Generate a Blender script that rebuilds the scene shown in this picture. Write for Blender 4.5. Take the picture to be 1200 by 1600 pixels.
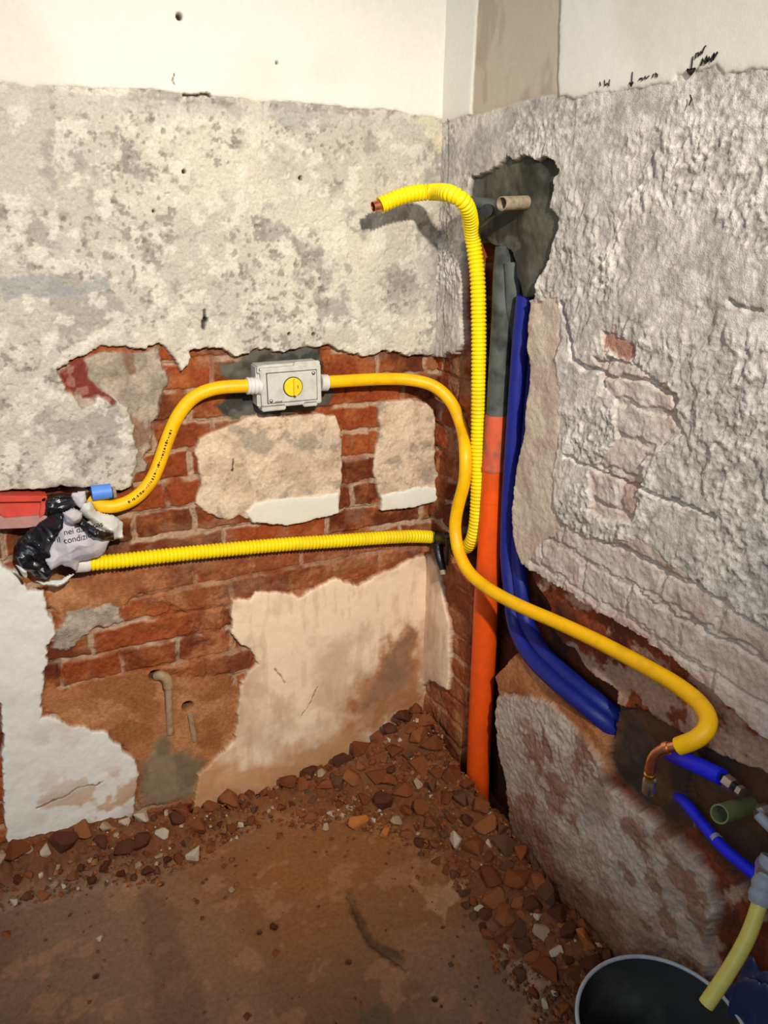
import bpy, bmesh, math, random
import numpy as np
from mathutils import Vector, Matrix

for o in list(bpy.data.objects): bpy.data.objects.remove(o)
scene = bpy.context.scene
COL = scene.collection
random.seed(7)

# ------------------------------------------------------------------ camera
FOC, CX, CY = 1243.0, 600.0, 800.0
def _v(x, y):
    a = np.array([x-CX, y-CY, FOC]); return a/np.linalg.norm(a)
_Y = _v(-60, 330); _Z = -_v(546, 4167); _Z = _Z-_Y*(_Z@_Y); _Z /= np.linalg.norm(_Z); _X = np.cross(_Y, _Z)
MC = np.stack([_X, _Y, _Z], 1)                      # world -> camera (x right, y down, z forward)
def ray(px, py): return MC.T @ np.array([px-CX, py-CY, FOC])
_d = ray(655, 1180)
CAM = -_d*(1.35/(-_d[2]))                           # eye 1.35 m above the floor; room corner is the origin
def on_left(px, py, off=0.0):                       # a point on the plane y = off (left wall)
    d = ray(px, py); return CAM+d*((off-CAM[1])/d[1])
def on_right(px, py, off=0.0):                      # a point on the plane x = off (right wall)
    d = ray(px, py); return CAM+d*((off-CAM[0])/d[0])
def on_floor(px, py, off=0.0):
    d = ray(px, py); return CAM+d*((off-CAM[2])/d[2])

cam = bpy.data.cameras.new('camera'); cam.sensor_fit = 'VERTICAL'; cam.sensor_height = 36.0
cam.lens = 36.0*FOC/1600.0; cam.clip_start = 0.02
camo = bpy.data.objects.new('camera', cam); COL.objects.link(camo)
mw = Matrix.Identity(4)
for i in range(3):
    mw[i][0] = MC[0][i]; mw[i][1] = -MC[1][i]; mw[i][2] = -MC[2][i]; mw[i][3] = CAM[i]
camo.matrix_world = mw
scene.camera = camo

# ------------------------------------------------------------------ light and exposure
scene.view_settings.view_transform = 'Standard'; scene.view_settings.look = 'None'
scene.view_settings.gamma = 1.0; scene.view_settings.use_curve_mapping = False
scene.view_settings.exposure = 0.0
world = bpy.data.worlds.new('world'); scene.world = world; world.use_nodes = True
world.node_tree.nodes['Background'].inputs[0].default_value = (0.80, 0.90, 1.0, 1)
world.node_tree.nodes['Background'].inputs[1].default_value = 0.15
def area(name, loc, target, size, power, color):
    l = bpy.data.lights.new(name, 'AREA'); l.shape = 'SQUARE'; l.size = size; l.energy = power; l.color = color
    o = bpy.data.objects.new(name, l); COL.objects.link(o); o.location = loc
    o.rotation_euler = (Vector(target)-Vector(loc)).to_track_quat('-Z', 'Y').to_euler(); return o
def spot(name, loc, target, power, color, angle, blend, size):
    l = bpy.data.lights.new(name, 'SPOT'); l.energy = power; l.color = color; l.spot_size = math.radians(angle); l.spot_blend = blend; l.shadow_soft_size = size
    o = bpy.data.objects.new(name, l); COL.objects.link(o); o.location = loc
    o.rotation_euler = (Vector(target)-Vector(loc)).to_track_quat('-Z', 'Y').to_euler(); return o
spot('work_lamp', (-0.62, -1.95, 1.95), (-0.46, 0, 1.0), 205, (1.0, 0.92, 0.79), 66, 1.0, 0.035)
area('window_daylight', (-2.6, -2.2, 2.3), (-0.1, -0.2, 1.3), 1.3, 30, (0.80, 0.90, 1.0))

# ------------------------------------------------------------------ helpers
def lin(c):
    c = np.asarray(c, float)/255.0
    return np.where(c <= 0.04045, c/12.92, ((c+0.055)/1.055)**2.4)
def hash2(i, j, seed=0):
    n = (i.astype(np.int64)*374761393 + j.astype(np.int64)*668265263 + seed*1442695041) & 0xffffffff
    n = ((n ^ (n >> 13))*1274126177) & 0xffffffff
    n = n ^ (n >> 16)
    return (n & 0xffff)/65535.0
def vnoise(u, v, seed=0):
    i = np.floor(u); j = np.floor(v); fu = u-i; fv = v-j
    fu = fu*fu*fu*(fu*(fu*6-15)+10); fv = fv*fv*fv*(fv*(fv*6-15)+10)
    a = hash2(i, j, seed); b = hash2(i+1, j, seed); c = hash2(i, j+1, seed); d = hash2(i+1, j+1, seed)
    return (a*(1-fu)+b*fu)*(1-fv)+(c*(1-fu)+d*fu)*fv
def fbm(u, v, size, octv=4, seed=0, gain=0.5):                # about 0..1
    s = 0; a = 1; t = 0
    ca, sa = math.cos(0.6), math.sin(0.6)
    uu, vv = u/size, v/size
    for k in range(octv):
        s = s+a*vnoise(uu+17.3*k, vv-9.1*k, seed+k*31); t += a; a *= gain
        uu, vv = (uu*ca-vv*sa)*2.03, (uu*sa+vv*ca)*2.03
    return s/t
def sstep(a, b, x):
    t = np.clip((x-a)/(b-a), 0, 1); return t*t*(3-2*t)
def sdf_poly(u, v, pts):                                       # > 0 inside
    n = len(pts); d2 = np.full(u.shape, 1e9); ins = np.zeros(u.shape, bool)
    for k in range(n):
        x0, y0 = pts[k]; x1, y1 = pts[(k+1) % n]
        ex, ey = x1-x0, y1-y0; wx, wy = u-x0, v-y0
        t = np.clip((wx*ex+wy*ey)/(ex*ex+ey*ey+1e-12), 0, 1)
        d2 = np.minimum(d2, (wx-ex*t)**2+(wy-ey*t)**2)
        c = ((y0 > v) != (y1 > v)) & (u < (x1-x0)*(v-y0)/((y1-y0) if y1 != y0 else 1e-12)+x0)
        ins ^= c
    d = np.sqrt(d2); return np.where(ins, d, -d)

def set_props(o, label=None, cat=None, group=None, kind=None):
    if label: o['label'] = label
    if cat: o['category'] = cat
    if group: o['group'] = group
    if kind: o['kind'] = kind
    return o
def link_mesh(name, me, mat=None, parent=None):
    o = bpy.data.objects.new(name, me); COL.objects.link(o)
    if mat: me.materials.append(mat)
    if parent: o.parent = parent
    return o
def mesh_obj(name, verts, faces, mat, parent=None, smooth=True):
    me = bpy.data.meshes.new(name); me.from_pydata([tuple(map(float, p)) for p in verts], [], faces)
    if smooth: me.polygons.foreach_set('use_smooth', [True]*len(me.polygons))
    me.update(); return link_mesh(name, me, mat, parent)
def bm_obj(name, bm, mat, parent=None, smooth=False):
    bmesh.ops.recalc_face_normals(bm, faces=bm.faces)
    me = bpy.data.meshes.new(name); bm.to_mesh(me); bm.free()
    if smooth:
        me.polygons.foreach_set('use_smooth', [True]*len(me.polygons))
        me.set_sharp_from_angle(angle=math.radians(35))
    return link_mesh(name, me, mat, parent)
def thing(name, loc, label, cat, group=None):
    o = bpy.data.objects.new(name, None); COL.objects.link(o); o.location = loc
    o.empty_display_size = 0.03
    return set_props(o, label, cat, group)
def put(o, parent):                                            # parent keeping world position (parents are unrotated)
    o.parent = parent; o.matrix_parent_inverse = Matrix.Translation(-Vector(parent.location)); return o

# ------------------------------------------------------------------ materials
def material(name, color=(0.5, 0.5, 0.5), rough=0.6, metal=0.0, var=0.15, nscale=60, bump=0.2, bdist=0.001,
             attr=None, tint=None, tint_amt=0.4, tint_scale=25, spec=0.4, bscale=None):
    m = bpy.data.materials.new(name); m.use_nodes = True; nt = m.node_tree; N = nt.nodes; Lk = nt.links
    b = N['Principled BSDF']; b.inputs['Roughness'].default_value = rough; b.inputs['Metallic'].default_value = metal
    b.inputs['Specular IOR Level'].default_value = spec
    tc = N.new('ShaderNodeTexCoord')
    n1 = N.new('ShaderNodeTexNoise'); n1.inputs['Scale'].default_value = nscale; n1.inputs['Detail'].default_value = 6
    Lk.new(tc.outputs['Object'], n1.inputs['Vector'])
    if attr:
        src = N.new('ShaderNodeAttribute'); src.attribute_name = attr; col = src.outputs['Color']
    else:
        src = N.new('ShaderNodeRGB'); src.outputs[0].default_value = (*color, 1); col = src.outputs[0]
    if tint is not None:
        n2 = N.new('ShaderNodeTexNoise'); n2.inputs['Scale'].default_value = tint_scale; n2.inputs['Detail'].default_value = 5
        Lk.new(tc.outputs['Object'], n2.inputs['Vector'])
        r = N.new('ShaderNodeMapRange'); r.inputs[1].default_value = 0.48; r.inputs[2].default_value = 0.66
        r.inputs[3].default_value = 0; r.inputs[4].default_value = tint_amt
        Lk.new(n2.outputs['Fac'], r.inputs[0])
        mx = N.new('ShaderNodeMix'); mx.data_type = 'RGBA'; Lk.new(r.outputs[0], mx.inputs[0])
        Lk.new(col, mx.inputs[6]); mx.inputs[7].default_value = (*tint, 1); col = mx.outputs[2]
    mr = N.new('ShaderNodeMapRange'); mr.inputs[1].default_value = 0.3; mr.inputs[2].default_value = 0.7
    mr.inputs[3].default_value = 1-var; mr.inputs[4].default_value = 1+var
    Lk.new(n1.outputs['Fac'], mr.inputs[0])
    vm = N.new('ShaderNodeVectorMath'); vm.operation = 'SCALE'
    Lk.new(col, vm.inputs[0]); Lk.new(mr.outputs[0], vm.inputs['Scale']); Lk.new(vm.outputs[0], b.inputs['Base Color'])
    if bump:
        n3 = N.new('ShaderNodeTexNoise'); n3.inputs['Scale'].default_value = bscale or nscale*2.5; n3.inputs['Detail'].default_value = 5
        Lk.new(tc.outputs['Object'], n3.inputs['Vector'])
        bp = N.new('ShaderNodeBump'); bp.inputs['Strength'].default_value = bump; bp.inputs['Distance'].default_value = bdist
        Lk.new(n3.outputs['Fac'], bp.inputs['Height']); Lk.new(bp.outputs[0], b.inputs['Normal'])
    return m
M = {
 'wall_rough': material('rough_wall_render', attr='albedo', rough=0.9, var=0.12, nscale=180, bump=0.6, bdist=0.0025, spec=0.2),
 'wall_smooth': material('smooth_wall_plaster', attr='albedo', rough=0.85, var=0.03, nscale=120, bump=0.25, bdist=0.001, spec=0.2),
 'brick': material('brick_face', attr='albedo', rough=0.85, var=0.22, nscale=130, bump=0.7, bdist=0.003, spec=0.25),
 'cement': material('wet_cement', attr='albedo', rough=0.8, var=0.12, nscale=60, bump=0.3, bdist=0.0015, spec=0.2),
 'earth': material('dusty_floor_earth', attr='albedo', rough=0.95, var=0.14, nscale=110, bump=0.5, bdist=0.002, spec=0.1),
 'yellow': material('yellow_sheath_plastic', lin((250, 190, 2)), rough=0.45, var=0.05, nscale=25, bump=0.08, tint=lin((190, 125, 20)), tint_amt=0.3, tint_scale=30),
 'corrugated': material('bright_yellow_corrugated_plastic', lin((250, 222, 12)), rough=0.42, var=0.04, bump=0.05, tint=lin((190, 150, 40)), tint_amt=0.22, tint_scale=18),
 'pale_yellow': material('pale_yellow_hose_plastic', lin((214, 202, 100)), rough=0.45, var=0.06, bump=0.1),
 'orange': material('orange_drain_plastic', lin((236, 84, 14)), rough=0.45, var=0.06, nscale=60, bump=0.15, tint=lin((150, 62, 30)), tint_amt=0.3, tint_scale=14),
 'orange_dust': material('dusty_orange_plastic', lin((214, 92, 58)), rough=0.7, var=0.1, nscale=60, bump=0.2, tint=lin((120, 88, 72)), tint_amt=0.8, tint_scale=26),
 'grey_pipe': material('cement_smeared_grey_plastic', lin((84, 88, 82)), rough=0.7, var=0.2, nscale=35, bump=0.4, tint=lin((40, 42, 42)), tint_amt=0.9, tint_scale=20),
 'black': material('black_rubber', lin((24, 23, 24)), rough=0.5, var=0.2, bump=0.3, tint=lin((58, 56, 52)), tint_amt=0.6),
 'iron': material('rusty_dark_iron', lin((70, 58, 48)), rough=0.6, metal=0.3, var=0.25, bump=0.3),
 'black_film': material('black_plastic_film', lin((18, 19, 26)), rough=0.28, var=0.2, bump=0.5, nscale=90, spec=0.6),
 'blue': material('blue_foam_insulation', lin((20, 32, 124)), rough=0.5, var=0.1, nscale=50, bump=0.3, tint=lin((30, 40, 120)), tint_amt=0.35),
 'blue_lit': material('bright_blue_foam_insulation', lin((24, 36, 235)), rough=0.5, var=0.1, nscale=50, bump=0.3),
 'light_blue': material('light_blue_plastic', lin((88, 140, 226)), rough=0.5, var=0.08),
 'copper': material('copper_metal', lin((236, 160, 120)), rough=0.32, metal=1.0, var=0.12, bump=0.1),
 'chrome': material('chrome_metal', lin((215, 215, 218)), rough=0.35, metal=1.0, var=0.08, bump=0.1),
 'brass': material('brass_metal', lin((200, 160, 80)), rough=0.3, metal=1.0, var=0.1, bump=0.1),
 'tan': material('dusty_tan_pipe_plastic', lin((156, 142, 118)), rough=0.85, var=0.2, nscale=90, bump=0.5, tint=lin((110, 100, 84)), tint_amt=0.7, tint_scale=60),
 'clay': material('mud_coated_grey_pipe', lin((168, 140, 110)), rough=0.9, var=0.15, nscale=90, bump=0.4, tint=lin((140, 98, 62)), tint_amt=0.6, tint_scale=40),
 'green': material('dull_green_plastic', lin((120, 126, 84)), rough=0.5, var=0.1, bump=0.2),
 'box': material('light_grey_box_plastic', lin((200, 198, 188)), rough=0.5, var=0.05, nscale=90, bump=0.12, tint=lin((160, 155, 145)), tint_amt=0.4, tint_scale=50),
 'groove': material('dark_dust_plastic', lin((60, 58, 54)), rough=0.8, var=0.1),
 'knob': material('yellow_knob_plastic', lin((246, 206, 40)), rough=0.35, var=0.04, bump=0.05),
 'collar': material('milky_white_plastic', lin((216, 212, 208)), rough=0.4, var=0.05, bump=0.15),
 'ink': material('black_printing_ink', lin((34, 30, 26)), rough=0.7, var=0.1, bump=0),
 'paper': material('crumpled_newsprint', lin((188, 182, 188)), rough=0.75, var=0.06, nscale=40, bump=0.15),
 'pale_film': material('pale_grey_plastic_film', lin((206, 206, 200)), rough=0.4, var=0.06, bump=0.3),
 'red_plastic': material('red_box_plastic', lin((206, 72, 58)), rough=0.4, var=0.12, nscale=40, bump=0.2, tint=lin((170, 110, 96)), tint_amt=0.5),
 'pink_plastic': material('dusty_red_plastic', lin((176, 128, 120)), rough=0.7, var=0.1),
 'bucket': material('black_bucket_plastic', lin((46, 46, 46)), rough=0.75, var=0.25, nscale=12, bump=0.3, tint=lin((96, 98, 84)), tint_amt=0.6, tint_scale=9),
 'rim': material('worn_bucket_rim', lin((176, 182, 190)), rough=0.4, var=0.15, bump=0.1),
 'mortar_slop': material('dark_mortar_slurry', lin((22, 22, 24)), rough=0.6, var=0.3, bump=0.6, nscale=20, bdist=0.006),
 'navy': material('navy_plastic_bag', lin((44, 52, 92)), rough=0.35, var=0.2, nscale=15, bump=0.4, spec=0.6),
 'grey_tape': material('grey_wrapping_tape', lin((150, 158, 168)), rough=0.5, var=0.12, bump=0.3),
}
STONE = {
 'brown': [material('brick_rubble_brown', lin(c), rough=0.95, var=0.2, nscale=90, bump=0.6, bdist=0.002, spec=0.1,
            tint=lin((128, 82, 52)), tint_amt=0.6, tint_scale=40) for c in ((142, 80, 46), (122, 66, 38), (152, 92, 56))],
 'pale': [material('pale_mortar_rubble', lin(c), rough=0.95, var=0.15, nscale=90, bump=0.5, bdist=0.002, spec=0.1) for c in ((196, 178, 154), (176, 150, 120))],
 'dark': [material('dark_rubble', lin(c), rough=0.95, var=0.2, nscale=90, bump=0.6, bdist=0.002, spec=0.1) for c in ((96, 56, 40), (106, 72, 52))],
 'orange': [material('orange_brick_rubble', lin((196, 118, 62)), rough=0.95, var=0.2, nscale=90, bump=0.6, bdist=0.002, spec=0.1)],
 'red': [material('bright_red_chip', lin((190, 44, 24)), rough=0.7, var=0.1)],
}

# ------------------------------------------------------------------ wall surfaces: a relief grid, one mesh per coat
COURSE0, PITCH, BRICKW = 0.43, 0.0595, 0.12
def brick_tex(u, v, seed=0, washed=False, dirt=0.3):
    wa = .026 if washed else .014
    wu = u+(fbm(u, v, 0.05, 4, seed+5, .6)-.5)*wa; wv = v+(fbm(u, v, 0.05, 4, seed+6, .6)-.5)*wa
    r = np.floor((wv-COURSE0)/PITCH)
    off = np.where(r % 2 == 0, 0.0, 0.06)+(hash2(r, r*0, seed+3)-.5)*0.02+0.01
    k = np.floor((wu+off)/BRICKW); pair = np.floor(k/2)
    stretcher = hash2(pair, r, seed+9) < 0.42
    fu = (wu+off)-k*BRICKW; fv = (wv-COURSE0)-r*PITCH
    le = np.where(stretcher & (k % 2 == 1), 1.0, fu); re = np.where(stretcher & (k % 2 == 0), 1.0, BRICKW-fu)
    e = np.minimum(np.minimum(le, re), np.minimum(fv, PITCH-fv))
    idn = np.where(stretcher, pair*2, k)
    h1 = hash2(idn, r, seed+1); h2 = hash2(idn, r, seed+2)
    jw = 0.0045+(fbm(u, v, 0.02, 2, seed+7)-.5)*0.005
    joint = 1-sstep(jw, jw+0.0025, e)
    dep = -h2*0.006+joint*(0.0035 if washed else 0.005)+(fbm(u, v, 0.03, 4, seed+8)-.5)*0.010+(vnoise(u/0.006, v/0.006, seed)-.5)*0.0015
    f = fbm(u, v, 0.04, 4, seed+11)[:, None]
    if washed:
        a, b, mo = lin((202, 188, 178)), lin((184, 158, 146)), lin((190, 182, 172))
        c = a+(b-a)*np.clip(h1[:, None]*0.7+(f-.5)*2.2, 0, 1)
        jc = joint*0.35
    else:
        a, b, cc, mo = lin((144, 66, 28)), lin((94, 42, 22)), lin((164, 96, 50)), lin((176, 148, 122))
        c = a+(b-a)*np.clip(h1[:, None]*1.4-.2, 0, 1)
        c = c+(cc-c)*np.clip((f-.45)*2.4, 0, .8)
        jc = joint*sstep(0.34, 0.52, fbm(u, v, 0.09, 4, seed+13))*.95
    c = c+(mo-c)*jc[:, None]
    if not washed:
        g = (sstep(0.56, 0.70, fbm(u, v, 0.06, 4, seed+15))*dirt)[:, None]
        c = c+(lin((150, 118, 92))-c)*g
    return c, dep
def tex(kind, u, v, seed):
    n = u.shape[0]; mix = lambda a, b, t: a+(b-a)*t[:, None]
    one = np.ones(n)
    if kind == 'brick': return brick_tex(u, v, seed)
    if kind == 'brick_right': return brick_tex(u, v, seed, dirt=0.5)
    if kind == 'washed': return brick_tex(u, v, seed, washed=True)
    if kind == 'render_left':
        c = lin((208, 199, 182))*one[:, None]
        b = fbm(u, v, 0.12, 6, seed+1, .6)
        c = mix(c, lin((186, 178, 165)), sstep(0.40, 0.60, fbm(u, v, 0.25, 5, seed+2, .6))*0.8)
        c = mix(c, lin((158, 152, 143)), sstep(0.56, 0.63, b)*0.8)
        sp = fbm(u, v, 0.016, 4, seed+3, .6); sel = sstep(.42, .58, fbm(u, v, 0.1, 4, seed+8))
        c = mix(c, lin((140, 132, 122)), sstep(0.56, 0.68, sp)*0.75*sel)
        c = mix(c, lin((228, 221, 206)), sstep(0.52, 0.64, fbm(u, v, 0.028, 5, seed+4, .6))*0.55)
        pit = sstep(0.70, 0.78, fbm(u, v, 0.009, 2, seed+5))
        c = mix(c, lin((110, 102, 92)), pit*.6*sel)
        d = (fbm(u, v, 0.07, 5, seed+6)-.5)*0.005+sstep(0.56, 0.63, b)*0.001+pit*0.002+(fbm(u, v, 0.007, 2, seed+7)-.5)*0.0016
        return c, d
    if kind == 'render_right':
        c = lin((200, 192, 182))*one[:, None]
        wu = u+(fbm(u, v, .04, 3, seed+31)-.5)*.03; wv = v+(fbm(u, v, .04, 3, seed+32)-.5)*.03
        f = fbm(wu*1.4+wv*0.4, wv-wu*.2, 0.030, 5, seed+1, 0.62); big = fbm(u, v, .10, 4, seed+2)
        rg = 1-np.abs(2*fbm(wu*1.5, wv*.8, 0.022, 4, seed+3, .6)-1)
        amp = 0.35+0.75*sstep(0.42, 0.60, fbm(u, v, 0.16, 4, seed+9))
        top = 1-.6*sstep(1.44, 1.52, v)
        g1 = fbm(u, v, 0.009, 3, seed+5, .6); grit = .4+.9*sstep(.45, .6, fbm(u, v, .14, 4, seed+15)+.12*sstep(1.1, .8, v))
        d = ((0.5-f)*0.011*amp+(0.5-big)*.009+(0.8-rg)*0.004*amp+(.5-g1)*0.0055*grit)*top
        c = mix(c, lin((150, 144, 138)), sstep(0.5, 0.68, 1-f)*0.5)
        c = mix(c, lin((226, 220, 210)), sstep(0.52, 0.64, f)*0.5)
        c = mix(c, lin((232, 226, 216)), sstep(0.54, 0.66, g1)*0.5*grit)
        c = mix(c, lin((130, 124, 119)), sstep(0.58, 0.72, 1-g1)*0.45*grit)
        c = mix(c, lin((158, 152, 148)), sstep(0.56, 0.66, fbm(u, v, .12, 5, seed+12, .6))*.4)
        return c, d
    if kind == 'render_low':
        c = lin((176, 156, 140))*one[:, None]
        f = fbm(u*.7+v, v*.5-u, 0.035, 5, seed+1, .62)
        c = mix(c, lin((198, 184, 172)), sstep(0.44, 0.60, fbm(u, v, 0.06, 5, seed+2, .6))*0.7)
        c = mix(c, lin((136, 84, 58)), sstep(0.53, 0.64, fbm(u, v, 0.05, 5, seed+4, .6))*0.7*sstep(-.36, -.44, u))
        c = mix(c, lin((134, 96, 72)), sstep(0.30, 0.06, v+(fbm(u, v, .1, 4, seed+8)-.5)*.2)*0.75)
        d = (0.5-f)*0.010*sstep(-.38, -.48, u)+(fbm(u, v, 0.009, 2, seed+5)-.5)*0.004
        return c, d
    if kind == 'rubbed':                                        # brickwork under dust: joints barely show
        c, d = brick_tex(u, v, seed, dirt=.5)
        t = 0.45+0.5*sstep(.42, .62, fbm(u, v, .08, 4, seed+41))
        c2 = lin((140, 74, 42))+(lin((168, 108, 70))-lin((140, 74, 42)))*sstep(.4, .65, fbm(u, v, .04, 5, seed+42, .6))[:, None]
        c = c+(c2-c)*t[:, None]
        return c, d*.6+(fbm(u, v, .05, 5, seed+43)-.5)*.012
    if kind == 'wet_ledge':
        c = lin((128, 60, 32))*one[:, None]
        c = mix(c, lin((92, 46, 30)), sstep(.42, .62, fbm(u, v, .07, 5, seed, .6)))
        c = mix(c, lin((184, 150, 128)), sstep(.54, .62, fbm(u, v, .09, 5, seed+1, .6))*.8)
        return c, (fbm(u, v, .05, 5, seed+2)-.5)*.018
    if kind == 'white':
        c = lin((232, 228, 216))*one[:, None]
        c = mix(c, lin((216, 208, 192)), sstep(0.45, 0.7, fbm(u, v, 0.2, 3, seed))*0.6)
        return c, (fbm(u, v, 0.09, 3, seed+1)-.5)*0.002
    if kind == 'white_low':
        c = lin((222, 218, 210))*one[:, None]
        c = mix(c, lin((196, 184, 168)), sstep(0.5, 0.7, fbm(u, v, 0.12, 5, seed))*0.6)
        c = mix(c, lin((188, 140, 96)), sstep(0.52, 0.62, fbm(u, v, 0.06, 4, seed+3))*sstep(0.30, 0.10, v)*0.8)
        return c, (fbm(u, v, 0.05, 4, seed+1)-.5)*0.005
    if kind == 'beige':
        c = lin((190, 178, 158))*one[:, None]
        c = mix(c, lin((166, 154, 134)), sstep(0.5, 0.62, fbm(u*2, v, 0.12, 4, seed))*0.7)
        return c, (fbm(u, v, 0.05, 3, seed+1)-.5)*0.002
    if kind == 'pinkish':
        c = lin((206, 188, 170))*one[:, None]
        c = mix(c, lin((186, 164, 148)), sstep(0.48, 0.64, fbm(u, v, 0.06, 4, seed))*0.7)
        return c, (fbm(u, v, 0.06, 4, seed+1)-.5)*0.008+(fbm(u, v, 0.01, 2, seed+2)-.5)*0.002
    if kind == 'patch':
        c = lin((212, 186, 160))*one[:, None]
        c = mix(c, lin((186, 160, 134)), sstep(0.48, 0.62, fbm(u, v, 0.05, 5, seed))*0.7)
        c = mix(c, lin((150, 140, 124)), sstep(0.58, 0.66, fbm(u, v, 0.07, 5, seed+1))*0.7)
        c = mix(c, lin((140, 110, 86)), sstep(0.60, 0.74, fbm(u, v, 0.008, 3, seed+2, .6))*0.5*sstep(.42, .6, fbm(u, v, .05, 4, seed+9)))
        c = mix(c, lin((232, 208, 182)), sstep(0.5, 0.62, fbm(u, v, 0.03, 4, seed+6, .6))*0.5)
        return c, (fbm(u, v, 0.03, 4, seed+3)-.5)*0.006+(fbm(u, v, 0.007, 2, seed+4)-.5)*0.002
    if kind == 'cream':
        c = lin((242, 214, 184))*one[:, None]
        c = mix(c, lin((204, 170, 140)), sstep(0.46, 0.66, fbm(u, v, 0.12, 5, seed))*0.7)
        c = mix(c, lin((176, 136, 100)), sstep(0.52, 0.70, fbm(u*2.5, v*.6, 0.04, 4, seed+2))*0.25)
        # splashed mud along the foot of the wall
        c = mix(c, lin((190, 130, 76)), sstep(0.02, -0.08, v-0.17+(fbm(u, v, 0.07, 5, seed+4)-.5)*0.22)*0.75)
        return c, (fbm(u, v, 0.08, 4, seed+1)-.5)*0.006
    if kind == 'cement':
        c = lin((88, 86, 76))*one[:, None]
        c = mix(c, lin((58, 56, 50)), sstep(0.42, 0.6, fbm(u, v, 0.08, 4, seed)))
        c = mix(c, lin((98, 96, 86)), sstep(0.56, 0.66, fbm(u, v, 0.05, 4, seed+1))*0.6)
        return c, (fbm(u, v, 0.05, 4, seed+2)-.5)*0.012
    if kind == 'cement_brown':
        c = lin((66, 54, 46))*one[:, None]
        c = mix(c, lin((92, 62, 42)), sstep(0.46, 0.64, fbm(u, v, 0.07, 4, seed))*0.8)
        return c, (fbm(u, v, 0.05, 4, seed+2)-.5)*0.014
    if kind == 'shaft':
        c = lin((92, 48, 30))*one[:, None]
        c = mix(c, lin((58, 40, 32)), sstep(0.42, 0.6, fbm(u, v, 0.06, 4, seed)))
        return c, (fbm(u, v, 0.05, 4, seed+2)-.5)*0.016
    if kind == 'mud':
        c = lin((168, 108, 66))*one[:, None]
        c = mix(c, lin((184, 128, 84)), sstep(0.5, 0.66, fbm(u, v, 0.05, 5, seed))*0.8)
        c = mix(c, lin((146, 88, 50)), sstep(0.5, 0.66, fbm(u, v, 0.07, 5, seed+1))*0.8)
        return c, (fbm(u, v, 0.07, 4, seed+2)-.5)*0.008
    if kind == 'mortar_grey':
        c = lin((152, 138, 122))*one[:, None]
        c = mix(c, lin((178, 160, 142)), sstep(0.45, 0.6, fbm(u, v, 0.03, 4, seed))*0.8)
        c = mix(c, lin((128, 92, 70)), sstep(0.54, 0.64, fbm(u, v, 0.05, 4, seed+1))*0.8)
        return c, (fbm(u, v, 0.03, 4, seed+2)-.5)*0.008
    if kind == 'grey_smear':
        c = lin((140, 118, 92))*one[:, None]
        c = mix(c, lin((118, 98, 74)), sstep(0.45, 0.6, fbm(u, v, 0.06, 4, seed))*0.8)
        return c, (fbm(u, v, 0.06, 3, seed+2)-.5)*0.003
    if kind == 'dark_red':
        c = lin((120, 52, 44))*one[:, None]
        c = mix(c, lin((160, 110, 98)), sstep(0.5, 0.6, fbm(u, v, 0.02, 3, seed))*0.8)
        return c, (fbm(u, v, 0.03, 4, seed+2)-.5)*0.006

def axis_lines(segs):                                           # [(a, b, step), ...]
    out = []
    for a, b, s in segs: out += list(np.arange(a, b-1e-9, s))
    return np.array(out+[segs[-1][1]])

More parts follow.
